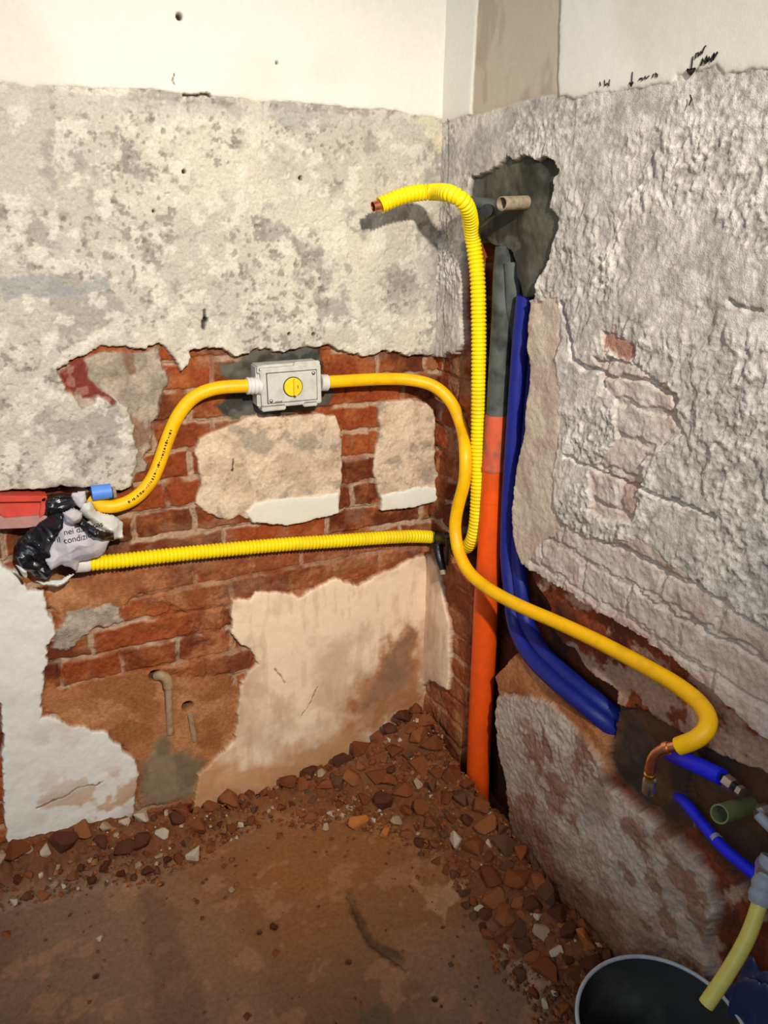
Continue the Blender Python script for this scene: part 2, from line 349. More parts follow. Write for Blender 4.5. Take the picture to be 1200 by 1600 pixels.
class Relief:
    def __init__(self, us, vs, to_uv, base_kind, base_depth, seed):
        self.us, self.vs = us, vs; self.nu, self.nv = len(us), len(vs)
        U, V = np.meshgrid(us, vs); self.u = U.ravel(); self.v = V.ravel()
        self.to_uv = to_uv; self.seed = seed
        self.w1 = fbm(self.u, self.v, 0.035, 4, seed+71, .6)-.5; self.w2 = fbm(self.u, self.v, 0.035, 4, seed+72, .6)-.5
        self.w3 = fbm(self.u, self.v, 0.008, 2, seed+73)-.5
        c, d = tex(base_kind, self.u, self.v, seed)
        self.col = c; self.dep = d+base_depth; self.lay = np.zeros(self.u.shape, int)
    def field(self, pts, rag, pad=0.03):
        uv = np.array([self.to_uv(*p) for p in pts])
        lo = uv.min(0)-pad; hi = uv.max(0)+pad
        idx = np.where((self.u > lo[0]) & (self.u < hi[0]) & (self.v > lo[1]) & (self.v < hi[1]))[0]
        s = sdf_poly(self.u[idx]+self.w1[idx]*rag*2, self.v[idx]+self.w2[idx]*rag*2, uv)+self.w3[idx]*rag*0.25
        return idx, s
    def coat(self, layer, kind, pts, depth, rag=0.010, edge=0.0015, seed=0, wdep=None):
        idx, s = self.field(pts, rag)
        keep = s > -edge-0.001; idx = idx[keep]; s = s[keep]
        m = sstep(-edge, edge, s); w = sstep(-(wdep or edge), (wdep or edge), s)
        c, d = tex(kind, self.u[idx], self.v[idx], self.seed+seed+layer*7)
        # a broken coat is thinner and rounded at its edge
        lip = np.exp(-np.clip(s, 0, 1)/0.004)*0.002
        self.dep[idx] = self.dep[idx]*(1-w)+(d+depth+lip)*w
        self.col[idx] = self.col[idx]*(1-m[:, None])+c*m[:, None]
        self.lay[idx[s > 0]] = layer
    def stain(self, color, pts, amt=0.7, soft=0.01, rag=0.02, noise=0.0):
        idx, s = self.field(pts, rag)
        m = sstep(-soft, soft, s)*amt
        if noise: m = m*(1-noise+noise*sstep(.4, .6, fbm(self.u[idx], self.v[idx], 0.04, 4, 991)))
        self.col[idx] = self.col[idx]*(1-m[:, None])+lin(color)*m[:, None]
    def dent(self, px, py, r, depth, color=None, soft=None):
        a, b = self.to_uv(px, py); d = np.hypot(self.u-a, self.v-b)
        m = 1-sstep(r*0.6, r*1.2 if soft is None else r+soft, d); self.dep += m*depth
        if color is not None: self.col = self.col*(1-m[:, None])+lin(color)*m[:, None]
    def crack(self, pts, width, depth, color=None):
        uv = [self.to_uv(*p) for p in pts]; best = np.full(self.u.shape, 9.0)
        a = np.array(uv); idx = np.where((self.u > a[:, 0].min()-.03) & (self.u < a[:, 0].max()+.03) & (self.v > a[:, 1].min()-.03) & (self.v < a[:, 1].max()+.03))[0]
        uu = self.u[idx]+self.w1[idx]*0.02; vv = self.v[idx]+self.w2[idx]*0.02; b = np.full(uu.shape, 9.0)
        for (x0, y0), (x1, y1) in zip(uv[:-1], uv[1:]):
            ex, ey = x1-x0, y1-y0; t = np.clip(((uu-x0)*ex+(vv-y0)*ey)/(ex*ex+ey*ey), 0, 1)
            b = np.minimum(b, np.hypot(uu-x0-ex*t, vv-y0-ey*t))
        m = 1-sstep(width*0.3, width, b); self.dep[idx] += m*depth
        if color is not None: self.col[idx] = self.col[idx]*(1-m[:, None])+lin(color)*m[:, None]
    def build(self, to_world, coats, root_name, root_mat, flip=False):
        P = to_world(self.u, self.v, self.dep)
        nu, nv = self.nu, self.nv
        i = (np.arange(nv-1)[:, None]*nu+np.arange(nu-1)[None, :]).ravel()
        Q = np.stack([i, i+1, i+1+nu, i+nu], 1)
        if flip: Q = Q[:, ::-1]
        L4 = self.lay[Q]; lay = np.sort(L4, 1)[:, 2]
        root = None
        for layer in [0]+sorted(coats):
            q = Q[lay == layer]
            if len(q) == 0: continue
            used, inv = np.unique(q, return_inverse=True); inv = inv.reshape(q.shape)
            name, label, mat = (root_name, None, root_mat) if layer == 0 else coats[layer]
            me = bpy.data.meshes.new(name)
            me.vertices.add(len(used)); me.vertices.foreach_set('co', P[used].astype(np.float32).ravel())
            me.loops.add(len(q)*4); me.loops.foreach_set('vertex_index', inv.astype(np.int32).ravel())
            me.polygons.add(len(q)); me.polygons.foreach_set('loop_start', np.arange(0, len(q)*4, 4, dtype=np.int32))
            me.polygons.foreach_set('use_smooth', np.ones(len(q), bool))
            at = me.color_attributes.new('albedo', 'FLOAT_COLOR', 'POINT')
            c = np.ones((len(used), 4), np.float32); c[:, :3] = np.clip(self.col[used], 0, 1); at.data.foreach_set('color', c.ravel())
            me.update(); me.validate()
            o = link_mesh(name, me, M[mat], root)
            if layer == 0: root = o; o['kind'] = 'structure'
            elif label: o['label'] = label
        return root

STEP = 0.002
# ---------------- left wall, plane y = 0, depth goes to +y
zs = axis_lines([(-0.02, 0.0, 0.01), (0.0, 1.82, STEP), (1.82, 2.4, 0.03)])
left = Relief(axis_lines([(-2.2, -1.12, 0.03), (-1.12, 0.045, STEP)]), zs, lambda x, y: on_left(x, y)[[0, 2]], 'brick', 0.020, 11)

NL = {}
def LC(layer, name, label, mat, kind, pts, depth, **k):
    NL[layer] = (name, label, mat); left.coat(layer, kind, pts, depth, seed=layer*13, **k)
LC(1, 'mud_smear', 'brown mud smeared over the brickwork', 'brick', 'mud',
   [(66, 1075), (100, 1085), (160, 1068), (230, 1052), (300, 1050), (365, 1060), (380, 1100), (375, 1160), (330, 1215), (300, 1260), (210, 1260), (218, 1200), (180, 1160), (110, 1140), (66, 1125)], 0.015, rag=0.02, edge=0.008)
LC(2, 'mud_smear', 'brown mud below the corrugated conduit', 'brick', 'mud',
   [(75, 905), (140, 900), (235, 893), (250, 900), (240, 925), (205, 935), (190, 960), (130, 985), (95, 985), (85, 950)], 0.012, rag=0.02, edge=0.008)
LC(16, 'dusty_brickwork', 'dusty brown brick band under the horizontal conduit', 'brick', 'rubbed',
   [(235, 893), (300, 870), (400, 862), (500, 860), (640, 852), (760, 850), (760, 960), (640, 900), (500, 930), (440, 945), (350, 960), (360, 1000), (400, 1045), (370, 1060), (250, 1060), (330, 1010), (290, 960), (220, 925)], 0.014, rag=0.02, edge=0.008)
LC(3, 'mortar_smear', 'grey mortar spread over broken bricks', 'brick', 'mortar_grey',
   [(110, 600), (130, 560), (180, 548), (250, 550), (262, 580), (258, 620), (243, 680), (225, 730), (205, 765), (180, 768), (130, 700)], 0.010, rag=0.016, edge=0.004)
LC(4, 'mortar_smear', 'grey mortar lump among the lower bricks', 'brick', 'mortar_grey',
   [(85, 990), (110, 965), (140, 955), (185, 950), (195, 970), (160, 985), (120, 1000), (95, 1020), (80, 1015)], 0.010, rag=0.016, edge=0.004)
LC(5, 'cement_patch', 'grey brown cement smear at the foot of the wall', 'cement', 'grey_smear',
   [(222, 1200), (245, 1165), (262, 1150), (272, 1178), (300, 1180), (325, 1195), (312, 1215), (303, 1250), (250, 1262), (225, 1262)], 0.013, rag=0.012, edge=0.012)
LC(6, 'render_coat', 'pale grey scraped render over the upper wall', 'wall_rough', 'render_left',
   [(-900, 60), (30, 100), (720, 150), (760, 150), (760, 560), (720, 556), (690, 553), (668, 557), (640, 552), (600, 553), (570, 560), (540, 553), (520, 540), (495, 548), (470, 543), (440, 548),
    (400, 545), (385, 555), (350, 548), (292, 545), (297, 560), (284, 578), (272, 558), (262, 545), (190, 540), (150, 545), (118, 562), (90, 582), (102, 604), (130, 640), (160, 615), (195, 635),
    (214, 665), (216, 705), (208, 740), (205, 764), (170, 763), (110, 764), (60, 767), (-900, 775)], 0.0, rag=0.011)
LC(7, 'broken_edge', 'dark red gap where the render has broken away', 'brick', 'dark_red',
   [(96, 586), (128, 562), (138, 575), (135, 592), (163, 615), (178, 628), (173, 638), (155, 622), (130, 622), (105, 602)], 0.010, rag=0.008, edge=0.003)
LC(8, 'plaster_patch', 'white plaster at the lower left', 'wall_smooth', 'white_low',
   [(-700, 870), (0, 884), (30, 897), (40, 925), (70, 925), (75, 945), (74, 960), (85, 972), (86, 990), (74, 1012), (76, 1035), (66, 1050), (66, 1125), (85, 1128), (110, 1140),
    (135, 1140), (170, 1150), (185, 1165), (195, 1180), (214, 1190), (220, 1212), (214, 1240), (212, 1275), (150, 1330), (20, 1360), (8, 1280), (4, 1200), (2, 1100), (-700, 1000)], 0.004, rag=0.009)
LC(9, 'plaster_patch', 'rectangular beige plaster patch under the valve box', 'wall_rough', 'patch',
   [(315, 685), (345, 672), (385, 656), (420, 651), (470, 652), (505, 648), (527, 650), (533, 665), (536, 700), (537, 740), (535, 780), (530, 803), (500, 812), (480, 810), (445, 822),
    (400, 818), (375, 807), (360, 814), (325, 806), (306, 790), (315, 760), (313, 730), (308, 705)], 0.006, rag=0.006)
LC(10, 'plaster_patch', 'white skim strip along the bottom of the beige patch', 'wall_smooth', 'white',
   [(386, 800), (400, 786), (450, 780), (531, 773), (532, 802), (500, 812), (450, 822), (395, 819)], 0.001, rag=0.005)
LC(11, 'plaster_patch', 'small square plaster patch beside the yellow bend', 'wall_rough', 'patch',
   [(592, 640), (600, 628), (640, 625), (668, 630), (681, 640), (683, 700), (682, 730), (693, 748), (685, 768), (693, 782), (650, 793), (598, 800), (594, 770), (588, 740), (590, 700), (596, 670)], 0.006, rag=0.006)
LC(12, 'plaster_patch', 'white skim at the bottom of the small patch', 'wall_smooth', 'white',
   [(597, 775), (630, 768), (670, 760), (692, 766), (690, 782), (650, 793), (598, 800)], 0.001, rag=0.005)
LC(13, 'plaster_patch', 'large cream plaster area above the rubble', 'wall_smooth', 'cream',
   [(362, 940), (376, 934), (392, 938), (400, 928), (440, 930), (468, 935), (490, 920), (520, 905), (560, 915), (600, 895), (625, 885), (640, 876), (665, 870), (760, 880), (760, 1300),
    (300, 1340), (304, 1245), (308, 1216), (340, 1186), (368, 1158), (373, 1110), (376, 1075), (386, 1050), (403, 1040), (390, 1018), (366, 1000), (364, 962)], 0.002, rag=0.009)
LC(14, 'cement_patch', 'dark cement packed around the valve box', 'cement', 'cement',
   [(345, 572), (385, 560), (402, 546), (440, 550), (480, 543), (505, 552), (508, 572), (500, 600), (527, 610), (522, 632), (490, 645), (440, 651), (380, 656), (350, 652), (338, 640), (370, 620), (388, 600), (352, 590)], 0.013, rag=0.010, edge=0.004)
LC(15, 'white_skim', 'smooth cream white upper wall', 'wall_smooth', 'white',
   [(-900, -900), (800, -900), (800, 190), (698, 186), (600, 172), (500, 163), (430, 158), (330, 150), (240, 140), (100, 136), (0, 130), (-900, 105)], -0.003, rag=0.004)
left.stain((170, 112, 70), [(600, 1010), (640, 975), (660, 990), (664, 1110), (560, 1140), (540, 1110), (560, 1060)], 0.95, 0.03, 0.04, 0.15)
left.stain((128, 104, 84), [(610, 1015), (640, 985), (650, 1000), (640, 1060), (600, 1090), (560, 1110), (585, 1060)], 0.75, 0.02, 0.03, 0.3)
left.stain((150, 150, 150), [(-20, 430), (60, 425), (110, 440), (175, 430), (178, 445), (110, 455), (60, 465), (0, 465)], 0.75, 0.003, 0.02)
left.stain((226, 214, 176), [(640, 180), (698, 186), (698, 235), (680, 230), (660, 200)], 0.6, 0.003, 0.02)
left.stain((196, 190, 178), [(-60, 133), (698, 190), (698, 212), (430, 190), (-60, 158)], 0.55, 0.002, 0.006)
left.stain((176, 172, 164), [(430, 200), (445, 166), (480, 164), (490, 180), (470, 200)], 0.7, 0.002, 0.01)
left.stain((142, 136, 130), [(640, 400), (690, 380), (698, 520), (670, 500)], 0.4, 0.02, 0.03)
for hx, hy, hr in ((280, 26, .006), (288, 268, .004), (240, 330, .003), (452, 522, .0035), (490, 522, .0035), (432, 98, .003), (470, 278, .004), (322, 500, .005)):
    left.dent(hx, hy, hr, 0.014, (50, 44, 40))
left.crack([(288, 146), (305, 147), (318, 147), (327, 151)], 0.003, 0.008, (70, 50, 38))
left.crack([(271, 119), (272, 130)], 0.002, 0.003, (60, 55, 50))
left.crack([(322, 488), (320, 512)], 0.005, 0.006, (80, 74, 70))
left.crack([(363, 715), (362, 738)], 0.0018, 0.002, (60, 44, 34))
left.crack([(470, 1120), (500, 1075)], 0.002, 0.0015, (150, 105, 70))
left.crack([(430, 1045), (445, 1068)], 0.0025, 0.002, (170, 130, 96))
left.crack([(60, 1262), (110, 1240), (160, 1222)], 0.0025, 0.002, (130, 110, 94))
left.crack([(540, 575), (545, 640), (540, 700), (545, 800)], 0.004, 0.006)
left.crack([(582, 590), (588, 640), (584, 700), (586, 790)], 0.004, 0.006)
for bx, by, br in ((245, 1062, .012), (296, 1110, .011)):
    left.dent(bx, by, br, 0.03, (86, 50, 32), soft=.004)
left.dent(100, 845, 0.09, 0.05, (70, 50, 42), soft=.03)                         # broken hole behind the paper
left.dent(694, 800, 0.022, 0.04, (44, 30, 26), soft=.015)
left.crack([(-60, 772), (60, 770), (190, 769), (205, 766)], 0.007, 0.014, (60, 50, 44))
wl = left.build(lambda u, v, d: np.stack([u, d, v], 1), NL, 'wall_left', 'brick', flip=False)

# ---------------- right wall, plane x = 0, depth goes to +x
ys = axis_lines([(-1.9, -1.16, 0.03), (-1.16, 0.045, STEP)])
right = Relief(ys, zs, lambda x, y: on_right(x, y)[[1, 2]], 'brick_right', 0.024, 41)
NR = {}
def RC(layer, name, label, mat, kind, pts, depth, **k):
    NR[layer] = (name, label, mat); right.coat(layer, kind, pts, depth, seed=layer*17, **k)
RC(17, 'dusty_brickwork', 'brown dusty brickwork in the corner', 'brick', 'rubbed',
   [(600, 860), (705, 850), (735, 900), (740, 1300), (600, 1300)], 0.016, rag=0.01, edge=0.006)
RC(18, 'wet_brickwork', 'wet brown broken brickwork along the diagonal yellow pipe', 'brick', 'wet_ledge',
   [(800, 850), (1300, 1150), (1400, 1600), (1000, 1600), (1000, 1300), (820, 1100)], 0.020, rag=0.01, edge=0.006)
LOW_EDGE = [(1500, 1400), (1260, 1222), (1200, 1165), (1150, 1120), (1120, 1090), (1080, 1060), (1040, 1030), (1000, 1000), (940, 960), (900, 940), (880, 922), (850, 905), (815, 886), (803, 862),
            (797, 835), (797, 800), (801, 760), (806, 725), (818, 660), (823, 620), (824, 560), (820, 520), (826, 466)]
RC(1, 'render_coat', 'rough grey hacked render', 'wall_rough', 'render_right',
   [(640, 150), (698, 150), (872, 115), (1500, 20)]+LOW_EDGE+[(800, 440), (745, 385), (738, 372), (722, 385), (718, 470), (723, 540), (706, 556), (640, 560)], 0.0, rag=0.010)
RC(2, 'plaster_edge', 'flat pinkish plaster strip beside the pipe chase', 'wall_rough', 'pinkish',
   [(826, 474), (868, 468), (878, 500), (867, 560), (872, 620), (870, 700), (862, 740), (868, 800), (880, 840), (872, 880), (850, 903), (815, 886), (803, 862), (797, 835), (797, 800), (801, 760),
    (806, 725), (818, 660), (823, 620), (824, 560), (820, 520)], 0.001, rag=0.010, edge=0.003)
RC(3, 'washed_brickwork', 'pinkish bricks showing through thin render', 'wall_rough', 'washed',
   [(925, 560), (960, 566), (1010, 585), (1042, 600), (1052, 640), (1066, 675), (1012, 708), (1000, 735), (1000, 770), (985, 812), (950, 815), (925, 800), (918, 730), (940, 705), (960, 690), (965, 630), (940, 610)], 0.007, rag=0.014, edge=0.003)
RC(4, 'washed_brickwork', 'pale lilac bricks above the diagonal chase', 'wall_rough', 'washed',
   [(875, 820), (900, 838), (940, 845), (1000, 845), (1040, 872), (1100, 925), (1160, 960), (1260, 1010), (1500, 1150)]+LOW_EDGE[:13], 0.006, rag=0.012, edge=0.003)
RC(5, 'exposed_brick', 'small reddish brick area in the hacked render', 'brick', 'pinkish',
   [(938, 520), (958, 512), (985, 540), (990, 560), (970, 565), (945, 555)], 0.004, rag=0.016, edge=0.004)
RC(6, 'beige_strip', 'bare beige strip between the white boards', 'wall_smooth', 'beige',
   [(738, -500), (900, -500), (878, 0), (874, 152), (840, 152), (780, 170), (730, 184)], 0.001, rag=0.004)
RC(7, 'white_skim', 'narrow white strip in the corner', 'wall_smooth', 'white',
   [(600, -500), (760, -500), (747, 0), (737, 178), (690, 192), (640, 200)], -0.003, rag=0.003)
RC(8, 'white_skim', 'white upper wall at the right', 'wall_smooth', 'white',
   [(884, -500), (1900, -900), (1500, 65), (1200, 106), (1130, 115), (1118, 102), (1105, 108), (1060, 118), (1052, 130), (1000, 138), (950, 144), (890, 152), (872, 152), (876, 60)], -0.004, rag=0.005)
RC(9, 'plaster_patch', 'cream plaster returning round the corner', 'wall_smooth', 'cream',
   [(600, 860), (668, 868), (680, 886), (690, 940), (700, 976), (700, 1020), (697, 1080), (670, 1062), (640, 1090), (600, 1100)], 0.002, rag=0.005)
RC(10, 'cement_patch', 'dark grey cement patch round the pipe stubs', 'cement', 'cement',
   [(733, 277), (757, 270), (777, 260), (790, 242), (803, 252), (820, 240), (837, 252), (850, 243), (873, 263), (863, 277), (862, 297), (857, 327), (870, 340), (872, 360), (860, 387), (853, 413),
    (840, 443), (833, 470), (820, 463), (806, 470), (795, 413), (785, 393), (763, 387), (748, 377), (736, 352), (728, 327), (729, 303)], 0.012, rag=0.006)
RC(11, 'brickwork', 'muddy brick ledge under the blue pipes', 'brick', 'mud',
   [(790, 1020), (830, 1036), (852, 1070), (900, 1124), (945, 1155), (950, 1215), (912, 1165), (872, 1118), (840, 1094), (800, 1086), (772, 1094), (766, 1060), (778, 1038)], 0.008, rag=0.010, edge=0.012)
RC(12, 'render_coat', 'dirty hacked render block at the lower right', 'wall_rough', 'render_low',
   [(772, 1090), (800, 1085), (840, 1090), (872, 1112), (912, 1155), (935, 1190), (950, 1228), (1000, 1275), (1045, 1312), (1080, 1340), (1108, 1380), (1115, 1430), (1098, 1480), (1120, 1560), (1150, 1700),
    (1000, 1800), (880, 1500), (800, 1400), (790, 1240), (780, 1190), (772, 1150)], 0.001, rag=0.010, edge=0.006)
RC(13, 'pipe_chase', 'deep vertical chase behind the pipes', 'cement', 'shaft',
   [(742, 372), (764, 385), (787, 392), (797, 413), (808, 466), (828, 462), (821, 520), (825, 560), (824, 620), (819, 660), (807, 725), (802, 760), (798, 800), (798, 835), (804, 862), (816, 886), (820, 960),
    (800, 1020), (768, 1060), (772, 1094), (772, 1150), (780, 1190), (790, 1240), (770, 1330), (705, 1260), (712, 1180), (722, 1100), (728, 1000), (732, 920), (700, 880), (690, 800), (710, 750), (733, 700), (737, 600), (738, 450)], 0.090, rag=0.004, edge=0.002)
RC(14, 'pipe_chase', 'diagonal chase holding the blue pipes', 'cement', 'shaft',
   [(797, 862), (845, 950), (852, 990), (880, 1018), (905, 1050), (948, 1084), (952, 1120), (940, 1160), (905, 1128), (850, 1072), (820, 1034), (785, 1016), (770, 940)], 0.075, rag=0.006, edge=0.002)
RC(15, 'cement_patch', 'dark brown cement round the copper elbow', 'cement', 'cement_brown',
   [(946, 1105), (990, 1120), (1040, 1145), (1075, 1175), (1135, 1195), (1150, 1225), (1090, 1240), (1060, 1250), (1070, 1300), (1045, 1310), (1000, 1272), (958, 1230), (936, 1185)], 0.030, rag=0.012, edge=0.005)
RC(16, 'pipe_chase', 'dark chase behind the valves', 'cement', 'cement_brown',
   [(1070, 1180), (1140, 1200), (1260, 1260), (1400, 1400), (1300, 1560), (1200, 1470), (1145, 1400), (1105, 1350), (1062, 1290), (1050, 1240)], 0.045, rag=0.012, edge=0.004)
right.stain((150, 80, 58), [(940, 520), (958, 512), (985, 540), (990, 560), (970, 565), (945, 552)], 0.7, 0.008, 0.02)
right.stain((190, 172, 160), [(840, 1000), (880, 1010), (920, 1040), (945, 1080), (940, 1100), (905, 1060), (870, 1030)], 0.6, 0.004, 0.016, 0.2)
right.stain((196, 180, 168), [(1000, 1180), (1040, 1190), (1060, 1230), (1010, 1210)], 0.0, 0.004)
right.stain((120, 72, 44), [(780, 1240), (840, 1290), (880, 1340), (930, 1420), (1000, 1530), (930, 1560), (820, 1440), (780, 1320)], 0.75, 0.03, 0.03, 0.2)
right.crack([(881, 714), (950, 741), (1050, 781), (1115, 805)], 0.004, 0.010)
right.crack([(995, 925), (1100, 985), (1200, 1041)], 0.004, 0.008)
right.crack([(875, 475), (890, 520), (895, 560), (910, 575), (960, 590), (1020, 600), (1052, 620), (1050, 660)], 0.006, 0.010)
right.crack([(700, 187), (698, 300), (695, 450), (690, 560)], 0.003, 0.001, (140, 130, 118))
right.crack([(1140, 478), (1190, 485)], 0.004, 0.006)
right.dent(702, 795, 0.045, 0.05, (44, 30, 26), soft=.02)
rh = right.build(lambda u, v, d: np.stack([d, u, v], 1), NR, 'wall_right', 'brick', flip=True)

# ---------------- floor
RUB = [(-80, 1330), (-80, 1440), (60, 1405), (150, 1382), (240, 1372), (330, 1332), (372, 1298), (420, 1278), (480, 1284), (540, 1276), (600, 1292), (640, 1312), (690, 1352), (725, 1410), (760, 1455), (785, 1505),
       (840, 1560), (900, 1640), (1040, 1700), (1020, 1560), (900, 1450), (800, 1310), (760, 1290), (655, 1180), (300, 1290)]
def corner_h(x, y):
    xe = np.clip((x+1.2)/1.2, 0, 1)
    a = 0.100*np.exp(-((-y)/0.11)**2)*(0.85+0.25*np.abs(2*xe-1))       # along the left wall
    b = 0.085*np.exp(-((-x)/0.12)**2)*sstep(-1.15, -0.6, y)           # along the right wall
    c = 0.075*np.exp(-(((x+0.05)/0.17)**2+((y+0.12)/0.22)**2))+0.05*np.exp(-(((x+0.02)/0.07)**2+((y+0.06)/0.08)**2))
    return np.maximum(a, b)*0.95+c
fl = Relief(axis_lines([(-2.2, -1.15, 0.05), (-1.15, 0.15, 0.003)]), axis_lines([(-2.6, -1.2, 0.05), (-1.2, 0.03, 0.003)]),
            lambda x, y: on_floor(x, y)[[0, 1]], 'mud', 0.0, 77)
u, v = fl.u, fl.v
c = lin((134, 104, 82))*np.ones((len(u), 1))
mixf = lambda c, b, t: c+(lin(b)-c)*t[:, None]
c = mixf(c, (120, 90, 68), sstep(.4, .6, fbm(u, v, .25, 4, 501)))
c = mixf(c, (150, 96, 52), sstep(-.75, -.2, v)*sstep(-.95, -.4, u)*(0.5+.5*fbm(u, v, .1, 4, 502)))
c = mixf(c, (164, 120, 88), sstep(.60, .68, fbm(u*.6+v, v-u, .07, 5, 503))*.5)
rub_uv = np.array([on_floor(*p)[:2] for p in RUB])
sd = sdf_poly(u+fl.w1*.06, v+fl.w2*.06, rub_uv)
c = mixf(c, (112, 66, 40), sstep(-.01, .03, sd)*.85)
fl.col = c
hgt = corner_h(u, v)*sstep(-0.01, 0.08, sd+0.02)+(fbm(u, v, .2, 3, 504)-.5)*.006+(fbm(u, v, .02, 4, 505)-.5)*(.0025+.012*sstep(-.01, .03, sd))
fl.dep = -hgt
fl.stain((74, 52, 38), [(541, 1392), (550, 1392), (556, 1420), (575, 1455), (600, 1478), (622, 1488), (638, 1510), (628, 1518), (606, 1506), (580, 1480), (556, 1450), (543, 1425)], .75, .006, .012, .4)
fl.crack([(546, 1400), (560, 1445), (598, 1490), (630, 1512)], .006, .004)
fl.stain((180, 140, 104), [(640, 1370), (668, 1388), (700, 1380), (730, 1385), (728, 1400), (700, 1412), (688, 1438), (670, 1418)], .7, .005, .03, .4)
fl.stain((176, 146, 124), [(785, 1492), (810, 1505), (850, 1520), (868, 1545), (850, 1570), (830, 1570), (800, 1520)], .7, .005, .03, .4)
fl.stain((176, 136, 100), [(392, 1405), (425, 1386), (440, 1392), (420, 1406), (398, 1418)], .6, .004, .03, .5)
fl.stain((96, 70, 56), [(215, 1380), (262, 1400), (300, 1500), (330, 1620), (240, 1620), (235, 1500)], .4, .012, .02)
fl.stain((88, 84, 64), [(560, 1580), (600, 1575), (625, 1620), (560, 1640)], .6, .012, .02)
for hx, hy in ((430, 1448), (252, 1380), (405, 1455), (150, 1525), (545, 1502), (680, 1560)): fl.dent(hx, hy, .007, .004, (78, 52, 36))
fr = fl.build(lambda a, b, d: np.stack([a, b, -d], 1), {}, 'floor', 'earth')
def floor_z(x, y):
    x = np.array([x]); y = np.array([y]); s = sdf_poly(x, y, rub_uv)
    return float((corner_h(x, y)*sstep(-0.01, 0.08, s+0.02))[0])

# ------------------------------------------------------------------ tubes
def catmull(pts, step=0.004):
    P = [np.array(p, float) for p in pts]; P = [2*P[0]-P[1]]+P+[2*P[-1]-P[-2]]; out = []
    for i in range(1, len(P)-2):
        a, b, c, d = P[i-1:i+3]; t0 = 0; t1 = np.linalg.norm(b-a)**.5; t2 = t1+np.linalg.norm(c-b)**.5; t3 = t2+np.linalg.norm(d-c)**.5
        n = max(2, int(np.linalg.norm(c-b)/step))
        for k in range(n):
            t = t1+(t2-t1)*k/n
            A1 = (t1-t)/(t1-t0)*a+(t-t0)/(t1-t0)*b; A2 = (t2-t)/(t2-t1)*b+(t-t1)/(t2-t1)*c; A3 = (t3-t)/(t3-t2)*c+(t-t2)/(t3-t2)*d
            B1 = (t2-t)/(t2-t0)*A1+(t-t0)/(t2-t0)*A2; B2 = (t3-t)/(t3-t1)*A2+(t-t1)/(t3-t1)*A3
            out.append((t2-t)/(t2-t1)*B1+(t-t1)/(t2-t1)*B2)
    out.append(P[-2]); return np.array(out)
def frames(path):
    T = np.gradient(path, axis=0); T /= np.linalg.norm(T, axis=1)[:, None]
    up = np.array([0, 0, 1.0]) if abs(T[0][2]) < .9 else np.array([0, 1.0, 0])
    n = np.cross(T[0], up); n /= np.linalg.norm(n); NN = []
    for t in T:
        n = n-t*(n@t); n /= np.linalg.norm(n); NN.append(n)
    NN = np.array(NN); return T, NN, np.cross(T, NN)
def resample(path, step):
    s = np.concatenate([[0], np.cumsum(np.linalg.norm(np.diff(path, axis=0), axis=1))])
    n = max(2, int(s[-1]/step)); q = np.linspace(0, s[-1], n+1)
    return np.stack([np.interp(q, s, path[:, k]) for k in range(3)], 1), q
def tube(name, path, rad, mat, parent=None, seg=20, open_ends=(False, False), wall=0.0015, ribs=None, squash=None):
    """rad: number or function of arc length; ribs: (pitch, height); open ends show the bore"""
    step = ribs[0]/6 if ribs else 0.004
    p, s = resample(smooth_path(path), step); T, N1, N2 = frames(p); tot = s[-1]
    r = np.array([rad(x) if callable(rad) else rad for x in s])
    if ribs: r = r+ribs[1]*(np.abs(np.sin(np.pi*s/ribs[0]))**0.8-0.5)*2
    rings = [(p[i], N1[i], N2[i], r[i]) for i in range(len(p))]
    if open_ends[1]:
        e = r[-1]-wall; rings += [(p[-1], N1[-1], N2[-1], e)]
        for k in range(1, 12):
            j = -1-k
            if -j <= len(p): rings.append((p[j], N1[j], N2[j], min(r[j], r[-1])-wall*1.3))
    if open_ends[0]:
        pre = [(p[0], N1[0], N2[0], r[0]-wall)]
        for k in range(1, min(12, len(p))): pre.append((p[k], N1[k], N2[k], min(r[k], r[0])-wall*1.3))
        rings = pre[::-1]+rings
    V = []; F = []
    for c, a, b, q in rings:
        for k in range(seg):
            t = 2*math.pi*k/seg; V.append(c+(a*math.cos(t)+b*math.sin(t))*q)
    for i in range(len(rings)-1):
        for k in range(seg):
            F.append((i*seg+k, i*seg+(k+1) % seg, (i+1)*seg+(k+1) % seg, (i+1)*seg+k))
    F.append(tuple(range(seg))[::-1]); F.append(tuple((len(rings)-1)*seg+k for k in range(seg)))
    o = mesh_obj(name, V, F, mat, None)
    o.data.set_sharp_from_angle(angle=math.radians(60))
    if parent: put(o, parent)
    return o
def smooth_path(path):
    q, _ = resample(np.asarray(path, float), .004)
    if len(q) < 8: return q
    for _ in range(14): q[1:-1] = q[1:-1]*.5+(q[:-2]+q[2:])*.25
    return q
def straight(a, b): 
    a = np.array(a, float); b = np.array(b, float); n = max(3, int(np.linalg.norm(b-a)/.004)); return np.array([a+(b-a)*k/n for k in range(n+1)])
